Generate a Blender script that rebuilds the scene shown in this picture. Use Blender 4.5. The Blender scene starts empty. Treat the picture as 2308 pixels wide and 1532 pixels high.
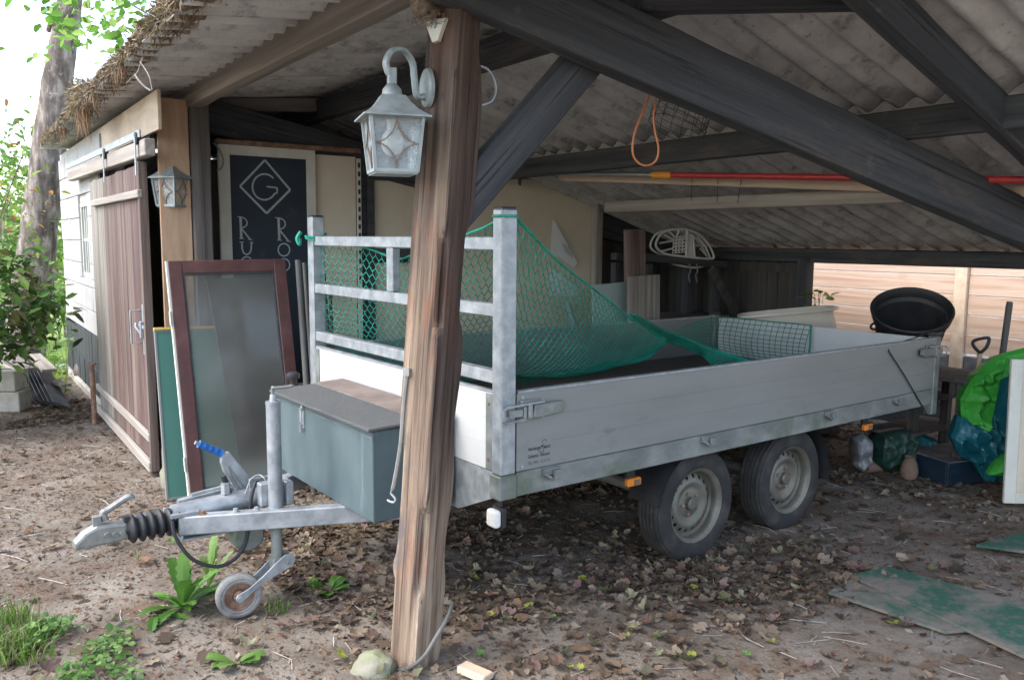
import bpy, bmesh, math, random
from mathutils import Matrix, Vector, noise
sc = bpy.context.scene
rnd = random.Random(7)
# ------------------------------------------------------------------ camera
CAM_H, FPX, PITCH, ROLL = 1.7, 1872.69, 0.1193, 0.0083
IW, IH = 2308, 1532
cam_d = bpy.data.cameras.new("camera")
cam = bpy.data.objects.new("camera", cam_d)
sc.collection.objects.link(cam)
cam_d.sensor_width = 36.0
cam_d.lens = 36.0 * FPX / IW
cam_d.clip_start, cam_d.clip_end = 0.05, 2000
cam.location = (0, 0, CAM_H)
cam.rotation_euler = (Matrix.Rotation(math.pi / 2 - PITCH, 3, 'X') @ Matrix.Rotation(ROLL, 3, 'Z')).to_euler()
sc.camera = cam
# ------------------------------------------------------------------ sky, sun, exposure
SUN_EL, SUN_AZ = math.radians(52), math.radians(-112)      # azimuth from +Y, clockwise seen from above
world = bpy.data.worlds.new("World"); sc.world = world
world.use_nodes = True
wn, wl = world.node_tree.nodes, world.node_tree.links
bg = wn["Background"]
sky = wn.new("ShaderNodeTexSky"); sky.sky_type = 'NISHITA'; sky.sun_disc = False
sky.sun_elevation = SUN_EL; sky.sun_rotation = SUN_AZ
sky.air_density, sky.dust_density, sky.ozone_density = 1.0, 2.0, 1.2
hs = wn.new("ShaderNodeHueSaturation"); hs.inputs["Saturation"].default_value = 0.8   # thin cloud: whiter sky
wl.new(sky.outputs[0], hs.inputs["Color"]); wl.new(hs.outputs[0], bg.inputs["Color"])
bg.inputs["Strength"].default_value = 0.15
sun_d = bpy.data.lights.new("sun", 'SUN'); sun_d.energy = 0.6; sun_d.angle = math.radians(30)
sun_d.color = (1.0, 0.95, 0.87)
sun = bpy.data.objects.new("sun", sun_d); sc.collection.objects.link(sun)
to_sun = Vector((math.sin(SUN_AZ) * math.cos(SUN_EL), math.cos(SUN_AZ) * math.cos(SUN_EL), math.sin(SUN_EL)))
sun.rotation_euler = (-to_sun).to_track_quat('-Z', 'Y').to_euler()
vs = sc.view_settings
vs.view_transform = 'Standard'; vs.look = 'None'; vs.exposure = 2.2; vs.gamma = 1.0
vs.use_curve_mapping = False
sc.cycles.max_bounces = 12; sc.cycles.diffuse_bounces = 7; sc.cycles.transparent_max_bounces = 16
# ------------------------------------------------------------------ photo ray -> place
_c, _s, _cr, _sr = math.cos(PITCH), math.sin(PITCH), math.cos(ROLL), math.sin(ROLL)
CAM = Vector((0, 0, CAM_H))
def V(*a): return Vector(a)
def ray(px, py):
    U, W_ = px - IW / 2, py - IH / 2
    u, v = _cr * U + _sr * W_, -_sr * U + _cr * W_
    x, up = u / FPX, -v / FPX
    return Vector((x, _c + up * _s, -_s + up * _c))
def onz(px, py, z=0.0):
    d = ray(px, py); return CAM + d * ((z - CAM_H) / d.z)
def ony(px, py, y):
    d = ray(px, py); return CAM + d * (y / d.y)
def onpl(px, py, p, n):
    d = ray(px, py); return CAM + d * ((p - CAM).dot(n) / d.dot(n))
def frame(deg, o):
    t = math.radians(deg)
    a, b = Vector((math.sin(t), math.cos(t), 0)), Vector((-math.cos(t), math.sin(t), 0))
    return Matrix(((a.x, b.x, 0, o[0]), (a.y, b.y, 0, o[1]), (0, 0, 1, o[2]), (0, 0, 0, 1)))
TM = frame(53.06, (-.0338, 3.45, 0))       # trailer: x to its tail, y to its far side
SM = frame(55.8, (-2.57, 5.85, 0))         # shed: x across the roof, y along the eaves
SA, SB = SM.to_3x3() @ Vector((1, 0, 0)), SM.to_3x3() @ Vector((0, 1, 0))
TA, TB = TM.to_3x3() @ Vector((1, 0, 0)), TM.to_3x3() @ Vector((0, 1, 0))
TMi, SMi = TM.inverted(), SM.inverted()
def S(x, y, z): return SM @ Vector((x, y, z))
def T(x, y, z): return TM @ Vector((x, y, z))
def sy(px, py, Y): return SMi @ onpl(px, py, S(0, Y, 0), SB)
def sx(px, py, X): return SMi @ onpl(px, py, S(X, 0, 0), SA)
def ty(px, py, Y): return TMi @ onpl(px, py, T(0, Y, 0), TB)
def tx(px, py, X): return TMi @ onpl(px, py, T(X, 0, 0), TA)
# ------------------------------------------------------------------ mesh helpers
I4 = Matrix.Identity(4)
WORLDM = {}
class MB:
    def __init__(s): s.v, s.f, s.m, s.c, s.col = [], [], [], [], None
    def add(s, vs, fs, M=None, mi=0):
        o = len(s.v)
        for p in vs:
            p = Vector(p); s.v.append(tuple(M @ p if M else p))
            s.c.append(s.col)
        for f in fs: s.f.append(tuple(o + i for i in f)); s.m.append(mi)
        return s
    def box(s, a, b, M=None, mi=0):
        x0, y0, z0 = a; x1, y1, z1 = b
        return s.add([(x0,y0,z0),(x1,y0,z0),(x1,y1,z0),(x0,y1,z0),(x0,y0,z1),(x1,y0,z1),(x1,y1,z1),(x0,y1,z1)],
            [(0,3,2,1),(4,5,6,7),(0,1,5,4),(1,2,6,5),(2,3,7,6),(3,0,4,7)], M, mi)
    def cbox(s, c, d, M=None, mi=0):
        return s.box([c[i]-d[i]/2 for i in range(3)], [c[i]+d[i]/2 for i in range(3)], M, mi)
    def prism(s, poly, z0, z1, M=None, mi=0):
        n = len(poly)
        vs = [(x, y, z0) for x, y in poly] + [(x, y, z1) for x, y in poly]
        return s.add(vs, [tuple(range(n-1, -1, -1)), tuple(range(n, 2*n))] + [(i, (i+1) % n, n+(i+1) % n, n+i) for i in range(n)], M, mi)
    def tube(s, pts, r, n=8, caps=True, M=None, mi=0, closed=False, flat=None):
        pts = [Vector(p) for p in pts]; k = len(pts)
        rr = r if isinstance(r, (list, tuple)) else [r] * k
        vs, up = [], None
        for i in range(k):
            if closed: t = pts[(i+1) % k] - pts[i-1]
            else: t = pts[min(i+1, k-1)] - pts[max(i-1, 0)]
            t = t.normalized() if t.length > 1e-9 else Vector((0, 0, 1))
            if up is None: up = Vector((0, 0, 1)) if abs(t.z) < .9 else Vector((1, 0, 0))
            a = t.cross(up)
            a = a.normalized() if a.length > 1e-6 else t.orthogonal().normalized()
            b = a.cross(t).normalized(); up = b
            for j in range(n):
                q = 2 * math.pi * (j + .5) / n
                vs.append(pts[i] + a * (math.cos(q) * rr[i]) + b * (math.sin(q) * rr[i] * (flat or 1)))
        fs = []
        for i in range(k if closed else k - 1):
            for j in range(n):
                i2 = (i + 1) % k
                fs.append((i*n+j, i*n+(j+1) % n, i2*n+(j+1) % n, i2*n+j))
        if caps and not closed:
            fs.append(tuple(range(n-1, -1, -1))); fs.append(tuple((k-1)*n+j for j in range(n)))
        return s.add(vs, fs, M, mi)
    def lathe(s, prof, n=24, M=None, mi=0, a0=0., a1=2*math.pi):
        full = abs(a1 - a0 - 2*math.pi) < 1e-6; k = len(prof); cols = n if full else n + 1
        vs = [(r*math.cos(a0+(a1-a0)*j/n), r*math.sin(a0+(a1-a0)*j/n), z) for j in range(cols) for r, z in prof]
        fs = [(j*k+i, ((j+1) % cols)*k+i, ((j+1) % cols)*k+i+1, j*k+i+1) for j in range(n) for i in range(k-1)]
        return s.add(vs, fs, M, mi)
    def grid(s, fn, nu, nv, M=None, mi=0):
        vs = [fn(i/nu, j/nv) for j in range(nv+1) for i in range(nu+1)]
        fs = [(j*(nu+1)+i, j*(nu+1)+i+1, (j+1)*(nu+1)+i+1, (j+1)*(nu+1)+i) for j in range(nv) for i in range(nu)]
        return s.add(vs, fs, M, mi)
    def sphere(s, c, r, n=12, m=8, M=None, mi=0, fn=None):
        rx, ry, rz = r if isinstance(r, (tuple, list)) else (r, r, r)
        vs = []
        for j in range(m+1):
            for i in range(n):
                a, b = 2*math.pi*i/n, math.pi*j/m - math.pi/2
                d = Vector((math.cos(a)*math.cos(b), math.sin(a)*math.cos(b), math.sin(b)))
                k = fn(d) if fn else 1
                vs.append((c[0]+d.x*rx*k, c[1]+d.y*ry*k, c[2]+d.z*rz*k))
        fs = [(j*n+i, j*n+(i+1) % n, (j+1)*n+(i+1) % n, (j+1)*n+i) for j in range(m) for i in range(n)]
        return s.add(vs, fs, M, mi)
    def mesh(s, name, mats, smooth=False):
        me = bpy.data.meshes.new(name)
        me.from_pydata(s.v, [], s.f)
        for m in (mats if isinstance(mats, (list, tuple)) else [mats]): me.materials.append(m)
        if any(s.m): me.polygons.foreach_set("material_index", s.m)
        if any(c is not None for c in s.c):
            at = me.color_attributes.new("Col", 'FLOAT_COLOR', 'POINT')
            flat = []
            for c in s.c: flat += list(c or (1, 1, 1)) + [1.0]
            at.data.foreach_set("color", flat)
        if smooth: me.polygons.foreach_set("use_smooth", [True] * len(me.polygons))
        me.update()
        return me
def link(name, me, parent=None, M=None):
    o = bpy.data.objects.new(name, me); sc.collection.objects.link(o)
    M = M or I4; WORLDM[o.name] = M.copy()
    if parent is not None:
        o.parent = parent; o.matrix_basis = WORLDM[parent.name].inverted() @ M
    else: o.matrix_basis = M
    return o
def obj(name, mb, mats, parent=None, M=None, smooth=False, bevel=0, seg=1, angle=None):
    o = link(name, mb.mesh(name, mats, smooth), parent, M)
    if bevel:
        b = o.modifiers.new("bevel", 'BEVEL'); b.width = bevel; b.segments = seg; b.limit_method = 'ANGLE'; b.angle_limit = math.radians(40)
    if smooth: auto(o, angle or 40)
    return o
def auto(o, deg):
    me = o.data
    bm = bmesh.new(); bm.from_mesh(me)
    lim = math.radians(deg)
    for e in bm.edges:
        if len(e.link_faces) == 2 and e.calc_face_angle(0) > lim: e.smooth = False
    bm.to_mesh(me); bm.free()
def thing(name, label, cat, M=None, group=None):
    o = link(name, None, None, M)
    o.empty_display_size = .1
    return tag(o, label, cat, group)
def tag(o, label, cat, group=None):
    o["label"] = label; o["category"] = cat
    if group: o["group"] = group
    return o
def kind(o, k): o["kind"] = k; return o
def copy_tree(src, M, parent=None):
    c = src.copy(); sc.collection.objects.link(c); c.parent = parent
    WORLDM[c.name] = M.copy()
    c.matrix_basis = (WORLDM[parent.name].inverted() @ M) if parent is not None else M
    for ch in list(src.children):
        copy_tree(ch, M @ ch.matrix_basis, c)
    return c
def beamM(p0, p1, up=(0, 0, 1), roll=0):
    p0, p1 = Vector(p0), Vector(p1); x = (p1 - p0).normalized(); up = Vector(up)
    y = up.cross(x); y = y.normalized() if y.length > 1e-6 else x.orthogonal().normalized()
    z = x.cross(y)
    M = Matrix(((x.x, y.x, z.x, p0.x), (x.y, y.y, z.y, p0.y), (x.z, y.z, z.z, p0.z), (0, 0, 0, 1)))
    return M @ Matrix.Rotation(roll, 4, 'X') if roll else M
def beam(name, p0, p1, w, h, m, parent=None, up=(0, 0, 1), zoff=0., bevel=.006, rough=0., roll=0, seed=0, nseg=0):
    """bar from p0 to p1; w across, h along up; centred (zoff moves it along up); rough = wane along edges"""
    M = beamM(p0, p1, up, roll); L = (Vector(p1) - Vector(p0)).length
    mb = MB(); n = nseg or (max(2, int(L / .12)) if rough else 1)
    ring = [(-.5, -.5), (-.5, 0), (-.5, .5), (0, .5), (.5, .5), (.5, 0), (.5, -.5), (0, -.5)] if rough else [(-.5, -.5), (-.5, .5), (.5, .5), (.5, -.5)]
    k = len(ring); vs = []
    for i in range(n + 1):
        for j, (a, b) in enumerate(ring):
            q = 0
            if rough and abs(a) == .5 and abs(b) == .5:
                q = rough * (noise.noise(Vector((i * .35 + seed * 7.3, j * 9.1, seed))) * .5 + .5)
            elif rough: q = rough * .25 * noise.noise(Vector((i * .3, j * 5.1, seed + 3.)))
            vs.append((L * i / n, a * (w - q * 1.4), b * (h - q * 1.4) + zoff))
    fs = [(i*k+j, i*k+(j+1) % k, (i+1)*k+(j+1) % k, (i+1)*k+j) for i in range(n) for j in range(k)]
    fs += [tuple(range(k-1, -1, -1)), tuple(n*k+j for j in range(k))]
    mb.add(vs, fs)
    return obj(name, mb, m, parent, M, bevel=bevel)
def crv(pts, n=8, closed=False):
    """Catmull-Rom through pts"""
    pts = [Vector(p) for p in pts]; out = []
    k = len(pts)
    for i in range(k if closed else k - 1):
        g = (lambda j: pts[j % k]) if closed else (lambda j: pts[max(0, min(k-1, j))])
        a, b, c, d = g(i-1), g(i), g(i+1), g(i+2)
        for q in range(n):
            t = q / n
            out.append(.5*((2*b) + (c-a)*t + (2*a-5*b+4*c-d)*t*t + (3*b-a-3*c+d)*t**3))
    if not closed: out.append(pts[-1])
    return out
def rotz(a): return Matrix.Rotation(math.radians(a), 4, 'Z')
def at(x, y, z=0): return Matrix.Translation((x, y, z))
# ------------------------------------------------------------------ materials
def mat(name, cols, scale=6, stretch=(1, 1, 1), detail=6, dist=0., rough=.7, rvar=.12, metal=0., bump=.25, bscale=None, bstretch=None,
        spec=.4, spots=None, attr=False, trans=None, alpha=1, contrast=(.3, .7), sss=0):
    m = bpy.data.materials.new(name); m.use_nodes = True
    N, L = m.node_tree.nodes, m.node_tree.links
    b = N["Principled BSDF"]
    tc = N.new("ShaderNodeTexCoord"); mp = N.new("ShaderNodeMapping"); mp.inputs["Scale"].default_value = stretch
    L.new(tc.outputs["Object"], mp.inputs["Vector"])
    nz = N.new("ShaderNodeTexNoise"); nz.inputs["Scale"].default_value = scale; nz.inputs["Detail"].default_value = detail
    nz.inputs["Roughness"].default_value = .62; nz.inputs["Distortion"].default_value = dist
    L.new(mp.outputs[0], nz.inputs["Vector"])
    cr = N.new("ShaderNodeValToRGB"); e = cr.color_ramp
    k = len(cols)
    while len(e.elements) < max(k, 2): e.elements.new(.5)
    for i, c in enumerate(cols if k > 1 else cols * 2):
        e.elements[i].position = contrast[0] + (contrast[1]-contrast[0]) * i / max(1, (k if k > 1 else 2)-1); e.elements[i].color = (*c, 1)
    L.new(nz.outputs["Fac"], cr.inputs[0]); out = cr.outputs[0]
    for sp in (spots or []):
        col, sscale, lo, hi = sp[:4]; st = sp[4] if len(sp) > 4 else (1, 1, 1)
        mp2 = N.new("ShaderNodeMapping"); mp2.inputs["Scale"].default_value = st; mp2.inputs["Location"].default_value = (sscale, 3.1, 1.7)
        L.new(tc.outputs["Object"], mp2.inputs["Vector"])
        n2 = N.new("ShaderNodeTexNoise"); n2.inputs["Scale"].default_value = sscale; n2.inputs["Detail"].default_value = 8; n2.inputs["Roughness"].default_value = .7
        L.new(mp2.outputs[0], n2.inputs["Vector"])
        r2 = N.new("ShaderNodeMapRange"); r2.inputs["From Min"].default_value = lo; r2.inputs["From Max"].default_value = hi
        L.new(n2.outputs["Fac"], r2.inputs["Value"])
        mx = N.new("ShaderNodeMix"); mx.data_type = 'RGBA'
        L.new(r2.outputs[0], mx.inputs[0]); L.new(out, mx.inputs[6]); mx.inputs[7].default_value = (*col, 1); out = mx.outputs[2]
    if attr:
        va = N.new("ShaderNodeAttribute"); va.attribute_name = "Col"
        mx = N.new("ShaderNodeMix"); mx.data_type = 'RGBA'; mx.blend_type = 'MULTIPLY'; mx.inputs[0].default_value = 1
        L.new(out, mx.inputs[6]); L.new(va.outputs["Color"], mx.inputs[7]); out = mx.outputs[2]
    L.new(out, b.inputs["Base Color"])
    rr = N.new("ShaderNodeMapRange"); rr.inputs["To Min"].default_value = max(0, rough - rvar); rr.inputs["To Max"].default_value = min(1, rough + rvar)
    L.new(nz.outputs["Fac"], rr.inputs["Value"]); L.new(rr.outputs[0], b.inputs["Roughness"])
    b.inputs["Metallic"].default_value = metal; b.inputs["Specular IOR Level"].default_value = spec
    if trans is not None:
        if trans > 0: b.inputs["Transmission Weight"].default_value = trans
    b.inputs["Alpha"].default_value = alpha
    if bump:
        mp3 = N.new("ShaderNodeMapping"); mp3.inputs["Scale"].default_value = bstretch or stretch
        L.new(tc.outputs["Object"], mp3.inputs["Vector"])
        n3 = N.new("ShaderNodeTexNoise"); n3.inputs["Scale"].default_value = bscale or scale * 6; n3.inputs["Detail"].default_value = 6; n3.inputs["Roughness"].default_value = .65
        L.new(mp3.outputs[0], n3.inputs["Vector"])
        bp = N.new("ShaderNodeBump"); bp.inputs["Strength"].default_value = min(1, bump); bp.inputs["Distance"].default_value = .01
        L.new(n3.outputs["Fac"], bp.inputs["Height"]); L.new(bp.outputs[0], b.inputs["Normal"])
    return m
def leafmat(name, tint=(1, 1, 1), rough=.5):
    m = bpy.data.materials.new(name); m.use_nodes = True
    N, L = m.node_tree.nodes, m.node_tree.links; b = N["Principled BSDF"]
    va = N.new("ShaderNodeAttribute"); va.attribute_name = "Col"
    mx = N.new("ShaderNodeMix"); mx.data_type = 'RGBA'; mx.blend_type = 'MULTIPLY'; mx.inputs[0].default_value = 1; mx.inputs[7].default_value = (*tint, 1)
    L.new(va.outputs["Color"], mx.inputs[6]); L.new(mx.outputs[2], b.inputs["Base Color"])
    b.inputs["Roughness"].default_value = rough; b.inputs["Specular IOR Level"].default_value = .35
    tr = N.new("ShaderNodeBsdfTranslucent"); L.new(mx.outputs[2], tr.inputs["Color"])
    ms = N.new("ShaderNodeMixShader"); ms.inputs[0].default_value = .4
    out = N["Material Output"]
    L.new(b.outputs[0], ms.inputs[1]); L.new(tr.outputs[0], ms.inputs[2]); L.new(ms.outputs[0], out.inputs[0])
    return m
WG = (.06, 1.6, 1.6)     # grain along local x
m_dark = mat("dark_stained_timber", [(.03, .032, .036), (.052, .055, .06), (.08, .082, .085)], 9, WG, rough=.75, bump=.5, spots=[((.13, .10, .08), 3.2, .56, .75, (.3, 1, 1)), ((.018, .02, .026), 26, .54, .64, (.04, 2, 2)), ((.11, .105, .10), 12, .60, .78, (.7, 1, 1)), ((.45, .45, .43), 70, .735, .76)])
m_purlin = mat("grey_brown_timber", [(.12, .105, .09), (.20, .175, .15), (.27, .24, .21)], 8, WG, rough=.85, bump=.5)
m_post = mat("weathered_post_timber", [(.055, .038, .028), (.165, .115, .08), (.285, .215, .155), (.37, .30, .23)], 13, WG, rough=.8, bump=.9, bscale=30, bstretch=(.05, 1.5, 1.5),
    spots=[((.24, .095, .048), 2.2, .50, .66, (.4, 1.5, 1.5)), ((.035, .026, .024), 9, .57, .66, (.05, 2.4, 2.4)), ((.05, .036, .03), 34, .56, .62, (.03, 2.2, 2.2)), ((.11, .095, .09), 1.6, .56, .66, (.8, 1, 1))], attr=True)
m_post2 = mat("grey_post_timber", [(.055, .05, .045), (.12, .105, .095), (.2, .17, .15)], 10, WG, rough=.85, bump=.6)
m_grey = mat("silvered_door_plank", [(.13, .112, .095), (.23, .205, .175), (.34, .31, .27)], 18, (1.6, 1.6, .05), rough=.85, bump=.5, bscale=60)
m_red = mat("red_brown_door_plank", [(.055, .032, .029), (.11, .066, .058), (.20, .142, .12)], 18, (1.6, 1.6, .05), rough=.75, bump=.45, bscale=60, spots=[((.38, .32, .27), 3, .58, .72, (1, 1, .12))])
m_brown = mat("brown_door_plank", [(.07, .046, .038), (.14, .10, .082), (.23, .18, .152)], 18, (1.6, 1.6, .05), rough=.8, bump=.45, bscale=60)
m_batten = mat("pale_weathered_batten", [(.22, .19, .165), (.32, .285, .25), (.42, .38, .335)], 10, WG, rough=.85, bump=.4)
m_ply = mat("orange_plywood", [(.38, .235, .14), (.48, .32, .205), (.55, .40, .275)], 3.2, (2.0, 2.0, .5), detail=4, dist=1.6, rough=.6, bump=.1)
m_ply2 = mat("grey_plywood", [(.36, .27, .19), (.46, .36, .26), (.55, .45, .34)], 3, (.6, .6, 2.0), detail=4, dist=1.2, rough=.7, bump=.1)
m_block = mat("painted_block", [(.36, .355, .34), (.42, .415, .40), (.47, .465, .45)], 5, rough=.85, bump=.3, bscale=80, spots=[((.45, .43, .38), 5, .6, .8)])
m_mortar = mat("grey_mortar", [(.42, .40, .37), (.55, .53, .5)], 20, rough=.95, bump=.4)
m_tar = mat("black_plinth_paint", [(.022, .024, .03), (.036, .038, .045), (.06, .06, .068)], 6, rough=.65, bump=.2, spots=[((.30, .30, .30), 18, .68, .8, (1, 1, .2))])
m_galv = mat("galvanised_steel", [(.26, .285, .30), (.34, .36, .375), (.43, .45, .46)], 14, rough=.5, metal=.55, bump=.06, bscale=90, contrast=(.35, .65), spots=[((.17, .19, .185), 5, .58, .78), ((.50, .52, .52), 30, .64, .72)])
m_galvd = mat("dirty_galvanised_steel", [(.13, .145, .135), (.20, .212, .20), (.29, .30, .285)], 9, (.5, 1, 1), rough=.6, metal=.4, bump=.08, bscale=80, spots=[((.12, .15, .10), 3, .52, .7)])
m_alu = mat("aluminium_board", [(.195, .198, .188), (.222, .225, .214), (.25, .253, .242)], 2.5, (.3, 1, 2), rough=.5, metal=.25, bump=.03, spots=[((.12, .12, .11), 7, .6, .8, (.4, 1, 1)), ((.4, .4, .38), 26, .69, .74)])
m_white = mat("white_panel", [(.45, .46, .455), (.52, .53, .525)], 4, rough=.4, bump=.02, spots=[((.5, .45, .38), 5, .64, .8), ((.2, .18, .16), 40, .72, .76)])
m_black = mat("black_plastic", [(.014, .015, .017), (.03, .03, .032)], 8, rough=.5, bump=.1)
m_rubber = mat("tyre_rubber", [(.016, .016, .017), (.028, .027, .026), (.055, .05, .044)], 9, rough=.85, bump=.15)
m_rubber2 = mat("worn_grey_rubber", [(.10, .10, .095), (.2, .195, .185), (.3, .29, .27)], 12, rough=.9, bump=.3)
m_rim = mat("dusty_silver_rim", [(.105, .10, .08), (.16, .15, .122), (.215, .20, .168)], 7, rough=.55, metal=.45, bump=.08, spots=[((.15, .12, .08), 8, .6, .75)])
m_rust = mat("rusty_steel", [(.13, .065, .04), (.23, .13, .085), (.3, .24, .2)], 16, rough=.8, metal=.2, bump=.3)
m_floor = mat("dark_bed_plywood", [(.035, .028, .025), (.06, .048, .042), (.085, .07, .06)], 5, (.3, 2, 1), rough=.5, bump=.1, spots=[((.2, .18, .16), 22, .68, .76)])
m_boxg = mat("green_grey_box_paint", [(.058, .085, .092), (.075, .107, .115), (.095, .13, .138)], 5, (1, 1, .4), rough=.5, bump=.04, spots=[((.42, .44, .42), 34, .69, .73, (1, 1, .25)), ((.04, .06, .065), 3, .58, .8), ((.19, .225, .235), 8, .60, .76, (1, 1, .12))])
m_carpet = mat("grey_carpet", [(.095, .10, .10), (.135, .14, .14), (.18, .185, .18)], 160, rough=1, bump=1, bscale=260, spec=.1)
m_flap = mat("brown_rubber_flap", [(.13, .10, .085), (.19, .15, .13), (.24, .2, .175)], 6, rough=.8, bump=.1)
m_net = mat("green_net_cord", [(.01, .22, .15), (.016, .32, .22), (.03, .44, .32)], 9, rough=.6, bump=0)
m_netd = mat("dark_green_net_cord", [(.008, .17, .11), (.012, .25, .165)], 9, rough=.6, bump=0)
m_cord = mat("black_cord", [(.012, .012, .014), (.03, .03, .032)], 20, rough=.6, bump=0)
m_amber = mat("amber_lens", [(.62, .17, .02), (.75, .25, .04)], 60, rough=.25, bump=.2, bscale=200)
m_lens = mat("white_lens", [(.62, .60, .54), (.75, .73, .68)], 40, rough=.25, bump=.15, bscale=160)
m_blue = mat("blue_grip", [(.01, .09, .30), (.02, .13, .40)], 20, rough=.45, bump=.05)
m_cast = mat("cast_aluminium", [(.16, .16, .15), (.25, .25, .235), (.34, .34, .325)], 12, rough=.45, metal=.5, bump=.12, spots=[((.16, .15, .13), 9, .58, .75)])
m_roof = mat("fibre_cement_underside", [(.33, .325, .315), (.49, .48, .465), (.60, .59, .57)], 3.5, rough=.95, bump=.5, bscale=45, spots=[((.11, .11, .11), 5, .55, .74), ((.52, .49, .44), 9, .62, .78), ((.17, .155, .13), 22, .60, .70)])
m_moss = mat("dry_moss", [(1, 1, 1)], 30, rough=1, bump=0, attr=True)
m_cream = mat("cream_board", [(.56, .48, .365), (.62, .54, .42), (.66, .58, .46)], 2, rough=.6, bump=.04, spots=[((.25, .21, .16), 4, .66, .8, (1, 1, .6))])
m_creamw = mat("off_white_trim", [(.52, .51, .44), (.62, .61, .54)], 6, rough=.6, bump=.08, spots=[((.3, .28, .23), 6, .64, .8)])
m_chalk = mat("blue_black_chalkboard", [(.013, .02, .032), (.022, .032, .048)], 3, rough=.6, bump=.03, spots=[((.05, .06, .075), 3, .6, .8)])
m_chalkl = mat("chalk_line", [(.28, .32, .31), (.42, .46, .44)], 60, rough=.9, bump=.1)
m_maroon = mat("maroon_frame_paint", [(.08, .034, .032), (.105, .046, .042), (.14, .066, .06)], 8, rough=.5, bump=.06, spots=[((.6, .55, .5), 22, .72, .76, (1, 1, .4))])
m_greenb = mat("green_chalkboard", [(.06, .17, .13), (.075, .20, .155)], 2, rough=.5, bump=.02, spots=[((.3, .38, .35), 18, .72, .77)])
m_yellow = mat("yellow_strip", [(.62, .42, .09), (.7, .5, .14)], 12, rough=.5, bump=.05)
m_pole = mat("dark_pole", [(.05, .052, .048), (.09, .09, .085), (.14, .135, .125)], 8, (1, 1, .2), rough=.7, bump=.1)
m_orange = mat("orange_plastic", [(.72, .26, .03), (.82, .36, .07)], 12, rough=.45, bump=.05)
m_redp = mat("red_pole", [(.42, .03, .035), (.52, .05, .05)], 9, rough=.35, bump=.02)
m_silverp = mat("grey_alloy_pole", [(.26, .28, .28), (.36, .38, .38)], 9, rough=.4, metal=.5, bump=.02)
m_copper = mat("orange_flex", [(.48, .16, .06), (.58, .22, .09)], 20, rough=.5, bump=0)
m_wire = mat("thin_dark_wire", [(.03, .03, .03), (.07, .065, .06)], 20, rough=.6, bump=0, metal=.3)
m_pine = mat("pale_new_timber", [(.40, .29, .20), (.52, .40, .29), (.6, .48, .36)], 7, WG, rough=.7, bump=.1)
m_fence = mat("fresh_larch_board", [(.36, .235, .165), (.48, .35, .265), (.55, .44, .35)], 4.5, (.12, 2, 3), detail=5, dist=1.2, rough=.65, bump=.15, spots=[((.40, .22, .12), 2.2, .54, .72, (.5, 1, 1))])
m_plast = mat("white_garden_plastic", [(.60, .60, .57), (.70, .70, .67)], 4, rough=.4, bump=.02)
m_dplank = mat("old_dark_plank", [(.035, .032, .032), (.065, .06, .055), (.10, .09, .085)], 10, (1.6, 1.6, .06), rough=.9, bump=.4)
m_bath = mat("cream_plastic", [(.62, .58, .5), (.68, .64, .56)], 4, rough=.35, bump=.01)
m_tarpg = mat("bright_green_tarp", [(.035, .26, .03), (.05, .34, .045)], 4, rough=.5, bump=.5, bscale=40)
m_tarpb = mat("teal_tarp", [(.006, .075, .10), (.01, .115, .135)], 4, rough=.35, bump=.3, bscale=30)
m_stone = mat("boulder", [(.15, .14, .115), (.23, .215, .18), (.30, .285, .24)], 7, rough=.9, bump=.5, spots=[((.22, .25, .10), 4, .52, .7)])
m_conc = mat("concrete_block", [(.33, .31, .27), (.43, .41, .36), (.5, .48, .43)], 9, rough=.95, bump=.5, spots=[((.2, .2, .13), 5, .56, .75)])
m_slate = mat("dark_sheet", [(.05, .052, .06), (.09, .092, .1), (.15, .15, .15)], 8, rough=.7, bump=.2)
m_mat = mat("green_floor_mat", [(.02, .075, .05), (.03, .105, .068)], 60, rough=.95, bump=.4, bscale=200, spots=[((.17, .148, .122), 2.6, .45, .56), ((.13, .11, .09), 11, .52, .64)])
m_bark = mat("pine_bark", [(.045, .036, .03), (.16, .13, .11), (.40, .345, .30)], 4, (3, 3, .9), detail=8, rough=.95, bump=1, bscale=14, bstretch=(2, 2, .7), spots=[((.55, .48, .42), 6, .58, .72)])
m_leaf = leafmat("leaf"); m_dry = leafmat("dry_leaf", rough=.85)
m_lamp = mat("grey_green_lamp_metal", [(.20, .235, .235), (.30, .335, .33), (.38, .41, .4)], 14, rough=.55, metal=.3, bump=.12, spots=[((.5, .48, .44), 16, .62, .74)])
m_lampd = mat("dark_lamp_metal", [(.05, .06, .065), (.09, .10, .105)], 14, rough=.5, metal=.4, bump=.1)
m_came = mat("brown_came", [(.16, .115, .085), (.24, .18, .14)], 14, rough=.5, metal=.4, bump=0)
m_mud = mat("mud_nest", [(.13, .095, .07), (.27, .21, .16), (.40, .33, .26)], 40, rough=1, bump=1, bscale=90)
m_steelr = mat("bare_old_steel", [(.24, .235, .225), (.36, .35, .335)], 14, rough=.55, metal=.6, bump=.05)
m_navy = mat("navy_plastic", [(.006, .016, .03), (.009, .024, .042)], 6, rough=.5, bump=.1)
m_sack = mat("printed_green_sack", [(.008, .028, .02), (.012, .042, .03)], 5, rough=.5, bump=.2, bscale=12)
m_foil = mat("clear_grey_plastic", [(.13, .135, .135), (.22, .225, .225)], 8, rough=.3, bump=.5, bscale=14)
m_clay = mat("clay_brown", [(.13, .085, .06), (.19, .13, .095)], 9, rough=.85, bump=.2)
m_paper = mat("white_paper", [(.66, .67, .66), (.72, .73, .72)], 4, rough=.8, bump=0)
m_ink = mat("dark_ink", [(.03, .035, .045)], 4, rough=.8, bump=0)
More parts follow.
